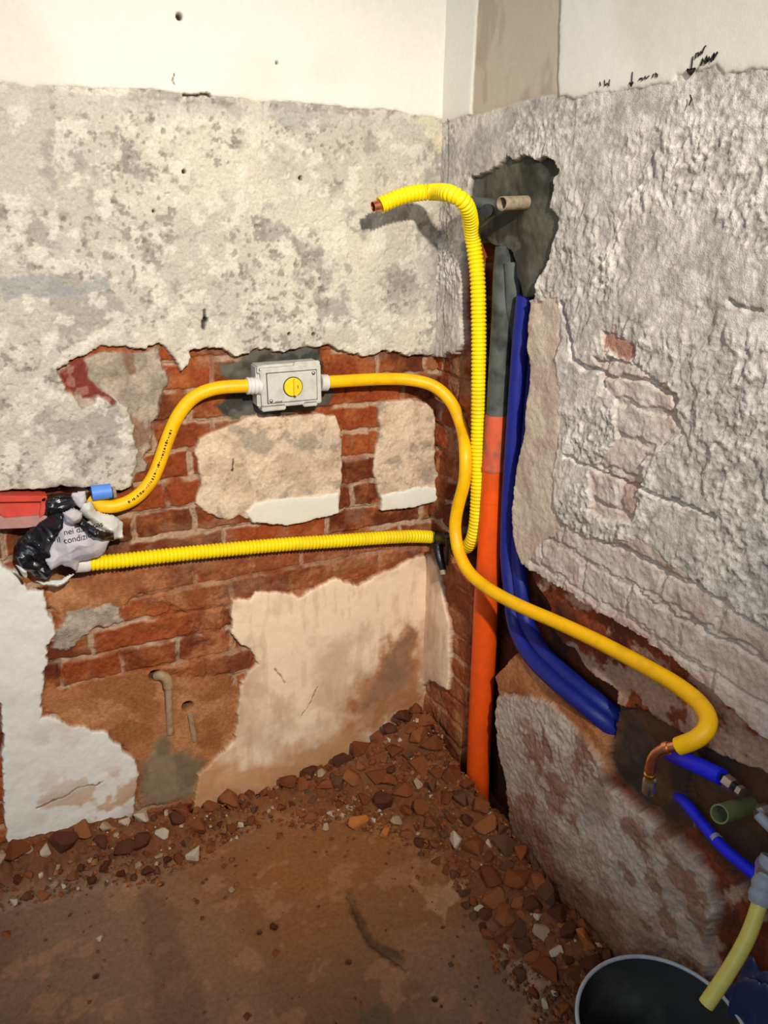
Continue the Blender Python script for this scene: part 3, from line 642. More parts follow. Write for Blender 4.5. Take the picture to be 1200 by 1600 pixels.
def lathe(name, origin, axis, profile, mat, parent=None, seg=24, flats=None):
    """profile: (distance along axis, radius)"""
    ax = Vector(axis).normalized(); q = ax.to_track_quat('Z', 'Y'); V = []; F = []
    sg = flats or seg
    for d, r in profile:
        for k in range(sg):
            t = 2*math.pi*k/sg; V.append(Vector(origin)+q @ Vector((r*math.cos(t), r*math.sin(t), d)))
    n = len(profile)
    for i in range(n-1):
        for k in range(sg): F.append((i*sg+k, i*sg+(k+1) % sg, (i+1)*sg+(k+1) % sg, (i+1)*sg+k))
    F.append(tuple(range(sg))[::-1]); F.append(tuple((n-1)*sg+k for k in range(sg)))
    o = mesh_obj(name, V, F, mat, None)
    if flats: o.data.polygons.foreach_set('use_smooth', [False]*len(o.data.polygons))
    else: o.data.set_sharp_from_angle(angle=math.radians(30))
    if parent: put(o, parent)
    return o
RS, RCR = 0.0132, 0.0142      # radii of the smooth and the corrugated sheath

# yellow smooth pipe, left run
pl = catmull([on_left(*a) for a in ((140, 782, 0.01), (160, 792, -.004), (185, 790, -.008), (212, 778, -.008), (236, 752, -.006), (250, 720, -.004), (262, 685, -.004), (279, 648, -.006), (303, 620, -.01), (335, 607, -.016), (362, 604, -.022), (390, 603, -.024))])
t = thing('yellow_gas_pipe', on_left(260, 690), 'smooth yellow pipe with black printed lettering curving from the newspaper up to the valve box', 'pipe', 'smooth yellow gas pipes')
tube('sheath', pl, RS, M['yellow'], t)
p, s = resample(smooth_path(pl), 0.001); T, N1, N2 = frames(p); toc = CAM-p; toc /= np.linalg.norm(toc, axis=1)[:, None]
V = []; F = []; pos = 0.075; rnd = random.Random(3)
while pos < s[-1]-0.19:
    ln = rnd.choice((.0022, .003, .004, .0015)); hw = rnd.choice((.0010, .0018, .0024))
    i0 = int(pos/0.001); sh = rnd.uniform(-.05, .05); n0 = len(V)
    for i in (i0, i0+max(1, int(ln/.001))):
        side = np.cross(T[i], toc[i]); side /= np.linalg.norm(side); nrm = np.cross(side, T[i])
        for q in (-1, 0, 1):
            a = 0.05+sh+q*hw/RS; V.append(p[i]+(nrm*math.cos(a)+side*math.sin(a))*(RS+.0004))
    F += [(n0, n0+1, n0+4, n0+3), (n0+1, n0+2, n0+5, n0+4)]
    pos += ln+rnd.choice((.0012, .0015, .003))
put(mesh_obj('printed_lettering', V, F, M['ink']), t)

# yellow smooth pipe, right run
pr = catmull([on_left(*a) for a in ((510, 597, -.024), (560, 594, -.020), (610, 592, -.022), (645, 594, -.034))]+
             [on_left(*a) for a in ((680, 604, -.06), (705, 628, -.085), (719, 660, -.10))]+
             [on_right(*a) for a in ((727, 705, -.022), (726, 750, -.026), (716, 790, -.030), (711, 822, -.034), (716, 860, -.038), (732, 893, -.040), (765, 921, -.036), (815, 948, -.026), (870, 972, -.014),
                                    (930, 1000, -.006), (1000, 1037, -.006), (1060, 1072, -.010), (1098, 1105, -.024), (1108, 1132, -.045), (1096, 1151, -.062), (1060, 1166, -.078))])
t = thing('yellow_gas_pipe', on_right(870, 972), 'smooth yellow pipe looping from the valve box round the corner to a copper elbow', 'pipe', 'smooth yellow gas pipes')
t2 = t
tube('sheath', pr, RS, M['yellow'], t, open_ends=(False, True))
def nail(px, py, off):
    pass
e0 = on_right(1060, 1166, -.078); e1 = on_right(1040, 1169, -.086)
ce = catmull([on_right(1072, 1163, -.072), e0, e1, on_right(1024, 1176, -.092), on_right(1017, 1190, -.094), on_right(1016, 1204, -.093)])
el = tube('copper_elbow', ce, 0.0076, M['copper'], t)
dr = on_right(1013, 1240, -.086)-on_right(1016, 1204, -.093)
lathe('elbow_ring', on_right(1045, 1168.5, -.084), e1-e0, [(0, .0076), (0, .0092), (.004, .0096), (.008, .0092), (.008, .0076)], M['copper'], t)
lathe('brass_adapter', on_right(1016, 1200, -.093), dr, [(0, .006), (0, .0078), (.005, .0084), (.006, .0066), (.010, .0066), (.011, .0086), (.016, .0086), (.017, .007)], M['brass'], t)
lathe('steel_nipple', on_right(1015, 1218, -.090), dr, [(0, .006), (0, .0092), (.003, .0100), (.024, .0100), (.027, .0086), (.027, .005), (.02, .005)], M['chrome'], t)

# corrugated conduit: from the paper, along the left wall, behind the smooth pipe, up the chase and out to the left
pc = catmull([on_left(*a) for a in ((128, 881, -.012), (180, 877, -.010), (260, 868, -.008), (350, 859, -.008), (440, 851, -.010), (530, 845, -.012), (600, 840, -.014), (650, 838, -.014), (682, 840, -.010))]+
             [on_right(*a) for a in ((703, 845, .006), (718, 855, .016), (733, 852, .012), (742, 830, .008), (746, 780, .006), (747, 700, .004), (748, 600, .002), (748, 500, .000), (746, 430, -.004), (742, 395, -.008),
                                    (738, 368, -.016), (735, 345, -.034), (731, 326, -.054), (722, 311, -.074), (706, 303, -.088))]+
             [on_left(*a) for a in ((672, 300, -.115), (645, 302, -.112), (618, 310, -.108), (594, 321, -.104))])
t = thing('corrugated_conduit', on_left(400, 855), 'ribbed yellow conduit running along the bricks, up the corner and out over the wall', 'pipe')
tube('sheath', pc, RCR, M['corrugated'], t, seg=20, open_ends=(False, True), ribs=(0.0080, 0.0016), wall=.002)
a = on_left(600, 319, -.104); b = on_left(583, 323, -.104)
tube('copper_pipe', straight(a, b), 0.0098, M['copper'], t, open_ends=(False, True), wall=.001)
lathe('white_cuff', on_left(118, 882, -.012), on_left(140, 880, -.011)-on_left(118, 882, -.012), [(0, .012), (0, .0165), (.02, .0168), (.026, .0158)], M['collar'], t)

# second end-on thing: dirty black joint where the conduit dives behind the smooth pipe
t = thing('black_rubber_sleeve', on_right(690, 842), 'dirty black rubber sleeve where the corrugated conduit dives behind the smooth pipe', 'sleeve')
tube('sleeve', catmull([on_left(674, 839, -.013), on_left(683, 840, -.010), on_right(703, 845, .006), on_right(712, 851, .012)]), 0.0168, M['black'], t, open_ends=(True, True))

# open spanner-like bracket and taped stub hanging below it
t = thing('pipe_bracket', on_right(698, 880, -.01), 'dark iron bracket with a round eye hanging below the end of the horizontal conduit', 'bracket')
ring = catmull([on_right(*q, -.016) for q in ((693, 831), (694.5, 838), (699, 841), (703.5, 838), (705, 830))], .001)
tube('eye', ring, .0026, M['iron'], t, seg=8)
tube('shank', catmull([on_right(699, 841, -.016), on_right(699, 858, -.014), on_right(698, 882, -.006)], .002), .0042, M['iron'], t, seg=10)
t = thing('taped_pipe_stub', on_right(689, 880, -.02), 'short pipe stub wrapped in glossy black tape beside the iron bracket', 'pipe stub')
tube('wrapped_pipe', catmull([on_right(684, 850, -.012), on_right(686, 868, -.014), on_right(690, 884, -.016), on_right(693, 893, -.018)]), lambda s: .0135-.08*s if s < .06 else .0087, M['black_film'], t)
lathe('open_end', on_right(692.5, 891, -.018), (-.15, -.5, -.8), [(0, .006), (0, .0084), (.011, .0084), (.011, .0058), (.004, .0055)], M['tan'], t)

# pipe stubs in the grey cement patch
t = set_props(tube('pipe_stub', straight(on_right(835, 316, .03), on_right(784, 318, -.055)), .0118, M['tan'], open_ends=(False, True)), 'dusty tan pipe stub with an open end sticking out of the grey cement patch', 'pipe stub')
t = set_props(tube('pipe_stub', straight(on_right(776, 320, .02), on_right(731, 316, -.045)), .0105, M['grey_pipe'], open_ends=(False, True)), 'dark grey pipe stub between the yellow conduit bend and the tan stub', 'pipe stub')
t = set_props(tube('rubber_plug', straight(on_right(768, 328, .02), on_right(760, 329, -.012)), .012, M['black']), 'small black rubber plug behind the dark grey pipe stub', 'plug')

# drain pipe in the chase: grey cement-smeared top, orange lower pipe with collars
XP = 0.022
def dp(x, y): return on_right(x, y, XP)
t = thing('drain_pipe', dp(745, 1225), 'orange plastic drain pipe standing in the chase, its top smeared grey with cement', 'drain pipe')
tube('grey_upper_pipe', catmull([dp(789, 385), dp(788, 420), dp(785, 500), dp(780, 580), dp(776, 652)]), lambda s: .0185+.003*min(1, s/.05), M['grey_pipe'], t)
tube('dusty_socket', catmull([dp(776, 648), dp(773, 700), dp(771, 735)]), .0225, M['orange_dust'], t)
tube('orange_pipe', catmull([dp(771, 728), dp(768, 790), dp(762, 900), dp(757, 1000), dp(752, 1100), dp(748, 1180), dp(744, 1300)]), lambda s: .021+.0065*min(1, s/.30), M['orange'], t)
dn = dp(768, 790)-dp(771, 730)
lathe('collar', dp(771, 728), dn, [(0, .020), (0, .0236), (.004, .0242), (.008, .0236), (.01, .02)], M['orange_dust'], t)
lathe('collar', dp(768.5, 780), dn, [(0, .020), (0, .0228), (.004, .0232), (.007, .0228), (.008, .02)], M['orange'], t)
t = thing('cable_conduit', on_right(812, 560, .04), 'black smeared conduit behind the grey top of the drain pipe', 'conduit')
tube('conduit', catmull([on_right(800, 410, .02), on_right(802, 460, .025), on_right(797, 560, .05), on_right(793, 640, .06)]), .015, M['grey_pipe'], t)

# blue insulated pipes
def bl(x, y, o): return on_right(x, y, o)
b1 = catmull([bl(820, 462, .022), bl(814, 520, .024), bl(808, 600, .024), bl(801, 700, .026), bl(795, 790, .028), bl(793, 870, .030), bl(798, 920, .030), bl(804, 975, .026), bl(826, 1022, .016), bl(862, 1060, .010), bl(900, 1092, .012), bl(942, 1126, .030), bl(985, 1165, .075)])
t = thing('blue_insulated_pipe', bl(795, 880, .03), 'left and lower of two blue foam insulated pipes bending into the diagonal chase', 'pipe', 'blue insulated pipes in the chase')
b1[:, 0] -= 0.0
tube('insulation', b1, .0158, M['blue'], t)
b2 = catmull([bl(832, 455, .05), bl(828, 520, .052), bl(822, 600, .05), bl(815, 700, .048), bl(808, 790, .046), bl(809, 870, .042), bl(815, 920, .040), bl(822, 970, .040), bl(843, 1010, .034), bl(880, 1050, .030), bl(918, 1082, .032), bl(955, 1112, .05), bl(990, 1145, .085)])
t = thing('blue_insulated_pipe', bl(815, 880, .03), 'right and upper of two blue foam insulated pipes, half hidden by the plaster edge', 'pipe', 'blue insulated pipes in the chase')
tube('insulation', b2, .0158, M['blue'], t)
b3 = catmull([bl(1045, 1176, .055), bl(1068, 1187, .012), bl(1095, 1198, .0), bl(1128, 1214, .0)])
t = thing('blue_insulated_pipe', bl(1100, 1200, 0), 'short bright blue insulated pipe stub with a chrome valve under the yellow pipe end', 'pipe')
tube('insulation', b3, .0128, M['blue_lit'], t)
va = bl(1128, 1214, 0); vb = bl(1160, 1238, -.004)
tube('metal_tail', straight(va, vb), .0058, M['black'], t)
lathe('chrome_nut', bl(1134, 1219, -.001), vb-va, [(0, .006), (0, .0105), (.016, .0105), (.016, .006)], M['chrome'], t, flats=6)
lathe('end_nut', bl(1154, 1234, -.004), vb-va, [(0, .005), (0, .0085), (.008, .0085), (.008, .003)], M['chrome'], t, flats=6)
b4 = catmull([bl(1060, 1245, .035), bl(1072, 1256, .012), bl(1100, 1290, -.004), bl(1130, 1325, -.012), (bl(1160, 1350, -.014)), bl(1190, 1374, -.014)])
t = thing('blue_insulated_pipe', bl(1110, 1300, 0), 'thin bright blue pipe slanting down below the green stub to the grey taped fitting', 'pipe')
tube('insulation', b4, .0088, M['blue_lit'], t)
lathe('grey_tape_band', bl(1116, 1308, -.008), bl(1124, 1317, -.01)-bl(1116, 1308, -.008), [(0, .008), (0, .0094), (.007, .0094), (.007, .008)], M['grey_tape'], t)

set_props(tube('pipe_stub', straight(bl(1172, 1258, .04), bl(1124, 1272, -.050)), .0138, M['green'], open_ends=(False, True), wall=.0022), 'dull green plastic pipe stub with an open end beside the blue pipes', 'pipe stub')
t = thing('valve', bl(1192, 1280, -.02), 'chrome shut-off valve with a grey lever at the right edge', 'valve')
lathe('valve_body', bl(1212, 1266, .01), (-1, .25, -.1), [(0, .010), (.012, .010), (.012, .013), (.024, .013), (.024, .008), (.030, .008)], M['chrome'], t, flats=8)
tube('lever', catmull([bl(1184, 1272, -.03), bl(1196, 1286, -.028), bl(1212, 1300, -.026)]), .0075, M['grey_tape'], t, seg=10)

# taped fitting with hanging hose
t = thing('yellow_hose', bl(1186, 1400, -.04), 'pale yellow hose hanging from a grey taped fitting over the bucket', 'hose')
hp = catmull([bl(1190, 1400, -.045), bl(1183, 1425, -.055), bl(1168, 1465, -.075), bl(1140, 1515, -.105), bl(1103, 1570, -.140)])
tube('hose', hp, .0104, M['pale_yellow'], t, open_ends=(False, True))
tube('taped_fitting', catmull([bl(1208, 1340, -.02), bl(1198, 1370, -.032), bl(1190, 1395, -.042), bl(1187, 1410, -.046)]), lambda s: .016-.001*math.cos(s*400), M['grey_tape'], t)
lathe('fitting_nut', bl(1203, 1352, -.028), (-.1, .1, -1), [(0, .012), (0, .018), (.012, .018), (.012, .012)], M['chrome'], t, flats=6)

# muddy pipes in the lower brickwork
t = thing('muddy_pipe', on_left(258, 1100), 'mud-coated grey pipe with an elbow at its top, in the brown lower brickwork', 'pipe')
tube('pipe', straight(on_left(263, 1068, .004), on_left(266, 1146, .014)), .0078, M['clay'], t)
tube('elbow', catmull([on_left(246, 1056, .022), on_left(252, 1054, .006), on_left(259, 1056, .001), on_left(263, 1064, .002), on_left(263, 1073, .004)]), .0110, M['clay'], t)
set_props(tube('muddy_pipe', straight(on_left(298, 1117, .008), on_left(304, 1156, .016)), .0066, M['clay'], open_ends=(True, False)), 'short mud-coated pipe stub right of the pipe with the elbow', 'pipe')

# ------------------------------------------------------------------ valve box with yellow knob
def bevel_box(bm, x0, x1, y0, y1, z0, z1, bev=0.0):
    r = bmesh.ops.create_cube(bm, size=1.0); vs = r['verts']
    for v_ in vs: v_.co = Vector(((x0+x1)/2+v_.co.x*(x1-x0), (y0+y1)/2+v_.co.y*(y1-y0), (z0+z1)/2+v_.co.z*(z1-z0)))
    if bev: bmesh.ops.bevel(bm, geom=list({e for v_ in vs for e in v_.link_edges}), offset=bev, segments=2, affect='EDGES')
cpt = on_left(455, 603, -.040)
box = thing('valve_box', Vector(cpt)+Vector((0, .04, 0)), 'light grey plastic gas valve box with a round yellow knob set in dark cement', 'valve box')
box.rotation_euler = (0, math.radians(-1.0), math.radians(-3))
W, Hh = .066, .043                                                # half sizes
def bpart(name, bm, mat, parent=None, smooth=True):
    o = bm_obj(name, bm, mat, None, smooth); o.parent = parent or box; return o
bm = bmesh.new()
bevel_box(bm, -W, W, -.030, .012, -Hh+.002, Hh, .003)
bevel_box(bm, -W+.010, -W+.055, -.022, .010, -Hh-.010, -Hh+.006, .003)
bpart('back_box', bm, M['box'])
bm = bmesh.new()                                                  # stepped cover plate
bevel_box(bm, -W+.006, W-.001, -.042, -.028, -Hh+.003, Hh-.004, .002)
bevel_box(bm, -W+.006, -W+.055, -.042, -.030, -Hh-.004, -Hh+.010, .002)
bevel_box(bm, W-.040, W-.010, -.042, -.030, -Hh-.002, -Hh+.010, .002)
bevel_box(bm, W-.055, W-.001, -.038, -.030, Hh-.010, Hh+.003, .002)
bevel_box(bm, -W+.001, -W+.014, -.038, -.026, Hh-.014, Hh, .002)
cover = bpart('cover', bm, M['box'])
bm = bmesh.new(); bevel_box(bm, -W+.017, W-.010, -.0425, -.041, -Hh+.011, Hh-.013)
bpart('cover_groove', bm, M['groove'], cover)
bm = bmesh.new(); bevel_box(bm, -W+.0185, W-.0115, -.0450, -.041, -Hh+.0125, Hh-.0145, .001)
bpart('front_panel', bm, M['box'], cover)
for sx, sz in ((W-.018, Hh-.020), (-W+.024, -Hh+.017), (-W+.008, Hh-.007)):
    yy = -.045 if sz != Hh-.007 else -.038
    o = lathe('screw', (sx, yy+.0005, sz), (0, -1, 0), [(0, .0036), (.0012, .0036), (.0012, .0022), (.0005, .0020)], M['groove']); o.parent = box
    o2 = lathe('screw_head', (sx, yy, sz), (0, -1, 0), [(0, .0022), (.0016, .0022), (.002, .0012)], M['chrome']); o2.parent = box
o = lathe('knob_recess', (.004, -.0448, -.001), (0, -1, 0), [(0, .0205), (.0010, .0205), (.0010, .0192), (.0004, .019)], M['groove']); o.parent = box
kn = lathe('knob', (.004, -.0452, -.001), (0, -1, 0), [(0, .0186), (.003, .0186), (.0042, .0176), (.0042, .001)], M['knob']); kn.parent = box
bm = bmesh.new(); bevel_box(bm, .003, .0095, -.060, -.046, -.0175, .0165, .0015)
bpart('knob_fin', bm, M['knob'], kn)
bm = bmesh.new(); bevel_box(bm, .0112, .0135, -.0505, -.046, -.004, .002)
bpart('knob_mark', bm, M['ink'], kn)
bm = bmesh.new()
for k in range(6): bevel_box(bm, -.034+k*.0026, -.0325+k*.0026, -.0454, -.0449, -.0300+(k % 2)*.0004, -.0275+(k % 3)*.0004)
bpart('moulded_lettering', bm, M['groove'], cover)
def collar(px0, px1, py):
    a = on_left(px0, py, -.024); b = on_left(px1, py, -.024); L = np.linalg.norm(b-a)
    prof = [(0, .0125), (0, .0155)]
    for k in range(4): prof += [(L*(k+.2)/4, .0172), (L*(k+.6)/4, .0172), (L*(k+.9)/4, .0155)]
    prof += [(L, .0145), (L, .0125)]
    o = lathe('collar', a, b-a, prof, M['collar']); o.parent = box
    bpy.context.view_layer.update(); o.matrix_parent_inverse = box.matrix_world.inverted(); return o
collar(385, 409, 603); collar(500, 512, 598)

# ------------------------------------------------------------------ crumpled sheets
def crumple(name, outline, off, bulge, mat, seed, step=.0015, plane='L', amp=.009, nf=6, thick=.001, parent=None):
    fn = on_left if plane == 'L' else on_right
    uv = np.array([fn(*q)[[0, 2]] if plane == 'L' else fn(*q)[[1, 2]] for q in outline])
    lo, hi = uv.min(0), uv.max(0); us = np.arange(lo[0]-step, hi[0]+step, step); vs = np.arange(lo[1]-step, hi[1]+step, step)
    U, V = np.meshgrid(us, vs); U = U.ravel(); V = V.ravel(); n = len(us)
    s = sdf_poly(U+(fbm(U, V, .02, 2, seed)-.5)*.006, V+(fbm(U, V, .02, 2, seed+1)-.5)*.006, uv); rng = np.random.RandomState(seed)
    h = bulge*np.sqrt(np.clip(s, 0, None)/max(s.max(), 1e-6))
    folds = [(rng.uniform(0, math.pi), rng.uniform(.024, .075), rng.uniform(0, 1)) for k in range(nf)]
    for a, per, ph in folds:
        q = (U*math.cos(a)+V*math.sin(a)+(fbm(U, V, .09, 1, seed+3)-.5)*.02)/per+ph; tri = np.abs((q % 1)*2-1)
        h = h+(tri-.5)*amp*(per/.06)*1.2
    ins = s > 0; idm = -np.ones(len(U), int)
    quads = []
    I = np.arange(len(vs)-1)[:, None]*n+np.arange(n-1)[None, :]; I = I.ravel()
    Q = np.stack([I, I+1, I+1+n, I+n], 1); Q = Q[ins[Q].all(1)]
    used = np.unique(Q); idm[used] = np.arange(len(used)); 
    D = -(h[used])+off
    P = np.stack([U[used], D, V[used]], 1) if plane == 'L' else np.stack([D, U[used], V[used]], 1)
    o = mesh_obj(name, P, [tuple(int(x) for x in idm[q]) for q in Q], mat, None, smooth=True)
    o.data.set_sharp_from_angle(angle=math.radians(22))
    m = o.modifiers.new('thickness', 'SOLIDIFY'); m.thickness = thick; m.offset = 0
    if parent: put(o, parent)
    SURF[name] = P
    return o
SURF = {}
t = thing('plastic_bag', on_left(60, 860), 'crumpled glossy black plastic bag stuffed in the wall hole left of the newspaper', 'plastic bag')
crumple('bag_film', [(22, 862), (25, 840), (40, 825), (60, 815), (80, 795), (98, 792), (110, 800), (100, 830), (85, 850), (90, 880), (72, 900), (50, 895), (35, 885)], -.012, .030, M['black_film'], 5, parent=t)
crumple('dark_fold', [(70, 775), (90, 768), (112, 770), (118, 782), (100, 795), (80, 802), (68, 795)], -.018, .015, M['black_film'], 8, parent=t)
crumple('pale_glint_fold', [(22, 866), (40, 876), (42, 890), (30, 884)], -.045, .010, M['pale_film'], 9, parent=t)
t = thing('newspaper', on_left(125, 850), 'crumpled grey newspaper page with black print stuffed in the wall between two yellow pipes', 'newspaper')
crumple('page', [(66, 866), (78, 838), (92, 812), (98, 792), (112, 782), (126, 790), (118, 800), (138, 806), (160, 820), (168, 835), (160, 852), (150, 862), (122, 868), (118, 882), (95, 872), (75, 878)], -.030, .028, M['paper'], 21, amp=.004, nf=4,  parent=t)
crumple('upper_fold', [(92, 786), (106, 780), (124, 786), (120, 802), (108, 812), (96, 800)], -.050, .018, M['paper'], 25, amp=.006, parent=t)
crumple('black_panel', [(110, 802), (122, 797), (150, 812), (172, 820), (172, 832), (154, 830), (130, 818), (112, 812)], -.052, .008, M['black_film'], 27, amp=.008, parent=t)
crumple('bottom_flap', [(50, 896), (72, 900), (94, 894), (116, 882), (104, 898), (88, 907), (66, 905)], -.030, .010, M['pale_film'], 28, amp=.005, parent=t)
crumple('side_flap', [(118, 795), (128, 782), (140, 778), (150, 795), (176, 802), (191, 812), (190, 835), (176, 843), (162, 835), (140, 812)], -.012, .016, M['pale_film'], 31, amp=.006, parent=t)
crumple('top_strip', [(108, 766), (132, 764), (133, 780), (124, 790), (112, 782)], -.012, .008, M['paper'], 32, amp=.003, parent=t)
def print_line(text, px, py, size, rot):                    # type printed on the page, following its folds
    cu = bpy.data.curves.new('printed_line', 'FONT'); cu.body = text; cu.size = size; cu.space_character = 1.0
    o = bpy.data.objects.new('printed_line', cu); COL.objects.link(o); bpy.context.view_layer.update()
    me = bpy.data.meshes.new_from_object(o.evaluated_get(bpy.context.evaluated_depsgraph_get())); bpy.data.objects.remove(o)
    bm = bmesh.new(); bm.from_mesh(me); bmesh.ops.triangulate(bm, faces=bm.faces[:])
    bmesh.ops.subdivide_edges(bm, edges=bm.edges[:], cuts=1)
    b = on_left(px, py, -.05); ca, sa = math.cos(math.radians(rot)), math.sin(math.radians(rot)); P = SURF['page']
    for v_ in bm.verts:
        X, Z = b[0]+v_.co.x*ca-v_.co.y*sa, b[2]+v_.co.x*sa+v_.co.y*ca
        d = (P[:, 0]-X)**2+(P[:, 2]-Z)**2; k = np.argsort(d)[:4]
        v_.co = Vector((X, P[k, 1].min()-.0016, Z))
    bm.to_mesh(me); bm.free(); me.materials.clear(); me.materials.append(M['ink'])
    n = bpy.data.objects.new('printed_line', me); COL.objects.link(n); put(n, t)
print_line('nei dalla cas', 100, 836, .0150, 2)
print_line('il condiziona', 90, 850, .0150, 4)

# red box at the left edge
t = thing('junction_box', on_left(20, 790), 'open red plastic electrical box set in the wall at the left edge', 'junction box')
def px_prism(name, pts, y_front, y_back, mat, parent):
    bm = bmesh.new(); a = [bm.verts.new(on_left(*q)*np.array([1, 0, 1])+np.array([0, y_front, 0])) for q in pts]
    b = [bm.verts.new(v_.co+Vector((0, y_back-y_front, 0))) for v_ in a]; n = len(a)
    bm.faces.new(a); bm.faces.new(b[::-1])
    for k in range(n): bm.faces.new((a[k], b[k], b[(k+1) % n], a[(k+1) % n]))
    bmesh.ops.bevel(bm, geom=bm.edges[:], offset=.0012, segments=1, affect='EDGES')
    o = bm_obj(name, bm, mat, None, False); put(o, parent); return o
px_prism('top_lip', [(-90, 772), (60, 772), (73, 773), (70, 781), (-90, 783)], -.012, .02, M['red_plastic'], t)
px_prism('inner_panel', [(-90, 782), (68, 780), (64, 804), (4, 808), (-4, 796), (-90, 800)], -.002, .012, M['red_plastic'], t)
px_prism('side_lip', [(64, 776), (73, 773), (70, 800), (60, 807)], -.012, .012, M['red_plastic'], t)
px_prism('bottom_lip', [(-90, 801), (-5, 800), (6, 808), (66, 803), (80, 806), (76, 817), (40, 822), (-90, 828)], -.010, .012, M['pink_plastic'], t)
# light blue connector
t = thing('pipe_connector', on_left(158, 772), 'light blue plastic connector showing between the newspaper and the plaster edge', 'connector')
lathe('blue_sleeve', on_left(143, 771, -.004), (1, 0, 0), [(0, .012), (0, .0148), (.036, .0148), (.036, .011)], M['light_blue'], t)
lathe('end_ring', on_left(169, 771, -.004), (1, 0, 0), [(0, .010), (0, .0125), (.008, .0125), (.008, .009)], M['black'], t)
lathe('grey_tail', on_left(174, 770, -.004), (1, 0, 0), [(0, .008), (0, .0115), (.008, .0115), (.008, .006)], M['tan'], t)

# ------------------------------------------------------------------ bucket and bag
BH = 0.255
bc = on_floor(1045, 1602, BH); R1 = 0.120; bc[0] = min(bc[0], -R1-.032)
t = thing('bucket', (bc[0], bc[1], 0.0), 'black builder\'s bucket with a worn pale rim at the lower right corner', 'bucket')
prof = [(0.002, .001), (0.002, R1*.78), (.006, R1*.80), (BH-.02, R1*.985), (BH-.018, R1+.004), (BH-.002, R1+.004), (BH-.002, R1-.002), (.10, R1*.85), (.012, R1*.76), (.012, .001)]
lathe('bucket_body', (bc[0], bc[1], 0), (0, 0, 1), prof, M['bucket'], t, seg=64)
ringp = [np.array([bc[0]+(R1+.001)*math.cos(a), bc[1]+(R1+.001)*math.sin(a), BH]) for a in np.linspace(0, 2*math.pi, 97)]
tube('rim', np.array(ringp), .0032, M['rim'], t, seg=10)
tube('bail_handle', catmull([np.array([bc[0]+(R1+.006)*math.cos(a), bc[1]+(R1+.006)*math.sin(a)*1.02-.0, BH-.012-.06*math.sin((a-4.0)/(3.1)*math.pi)*1.0]) for a in np.linspace(4.0, 7.1, 14)]), .0022, M['chrome'], t, seg=8)
set_props(lathe('mortar_slurry', (bc[0], bc[1], .12), (0, 0, 1), [(0, .001), (0, R1*.855), (.004, R1*.858), (.006, R1*.5), (.004, .001)], M['mortar_slop'], seg=48), 'dark mortar slurry lying in the black bucket', 'mortar')
# navy plastic bag between bucket and wall
def lump(name, c0, r, mat, seed, amp=.25, sub=5, scale=(1, 1, 1)):
    bm = bmesh.new(); bmesh.ops.create_icosphere(bm, subdivisions=sub, radius=1.0)
    rng = random.Random(seed); dirs = [(Vector((rng.gauss(0, 1), rng.gauss(0, 1), rng.gauss(0, 1))).normalized(), rng.uniform(2, 6), rng.uniform(0, 6)) for _ in range(7)]
    for v_ in bm.verts:
        h = sum(abs(math.sin(v_.co.dot(d)*f+p_)) for d, f, p_ in dirs)/7
        q = v_.co.normalized()*(1+amp*(h-.6)*2); v_.co = Vector((c0[0]+q.x*r*scale[0], c0[1]+q.y*r*scale[1], c0[2]+q.z*r*scale[2]))
    o = bm_obj(name, bm, mat, None, True); return o
bb = on_right(1196, 1510, -.022)
bgc = (-.024, float(bb[1]), .19)
set_props(lump('plastic_sack', bgc, .06, M['navy'], 4, .3, scale=(.26, .8, 2.6)), 'dark navy plastic sack slumped against the wall beside the bucket', 'sack')

# ------------------------------------------------------------------ pencil marks on the white wall
def stroke(parent, pts, w, name='pencil_mark'):
    P = [on_right(x, y, -.0062) for x, y in pts]; V = []; F = []
    for i, q in enumerate(P):
        d = (P[min(i+1, len(P)-1)]-P[max(i-1, 0)]); d /= np.linalg.norm(d); n = np.cross(d, np.array([1, 0, 0])); ww = w*(1 if 0 < i < len(P)-1 else .6)
        for a, x in ((1, 0), (-1, 0), (-1, .0008), (1, .0008)): V.append(q+n*ww*a+np.array([x, 0, 0]))
    for i in range(len(P)-1):
        for k in range(4): F.append((i*4+k, i*4+(k+1) % 4, (i+1)*4+(k+1) % 4, (i+1)*4+k))
    F += [(0, 1, 2, 3), tuple(len(V)-4+k for k in (3, 2, 1, 0))]
    return V, F
def marks(name, strokes):
    V = []; F = []
    for pts, w in strokes:
        a, b = stroke(None, pts, w); n = len(V); V += a; F += [tuple(k+n for k in f) for f in b]
    o = mesh_obj(name, V, F, M['ink'], None, False); o.parent = rh; return o
marks('pencil_arrow', [([(1082, 88), (1081, 98), (1079, 115)], .0010), ([(1073, 108), (1076, 112), (1079, 117)], .0022), ([(1086, 106), (1083, 111), (1079, 117)], .0022), ([(1074, 109), (1085, 107)], .0015)])
marks('pencil_writing', [([(1086, 92), (1087, 84), (1091, 82), (1090, 88)], .0009), ([(1091, 88), (1095, 80), (1096, 84), (1100, 74), (1103, 71)], .0010),
                         ([(1094, 103), (1098, 92), (1100, 98), (1104, 88), (1105, 96)], .0018), ([(1102, 99), (1108, 90), (1110, 95), (1116, 84), (1114, 92), (1121, 81)], .0020)])
marks('pencil_arrow', [([(988, 112), (987, 122), (986, 136)], .0009), ([(983, 129), (986, 133), (989, 128)], .0020)])
marks('pencil_writing', [([(998, 126), (999, 123), (1003, 122), (1003, 126)], .0010), ([(1005, 124), (1008, 119), (1009, 123), (1014, 118)], .0009), ([(1019, 121), (1021, 115)], .0012), ([(1024, 120), (1024, 114), (1027, 117), (1026, 121)], .0010)])
marks('pencil_writing', [([(937, 128), (938, 134)], .0014), ([(944, 125), (945, 134), (948, 130), (951, 134), (952, 124)], .0010)])
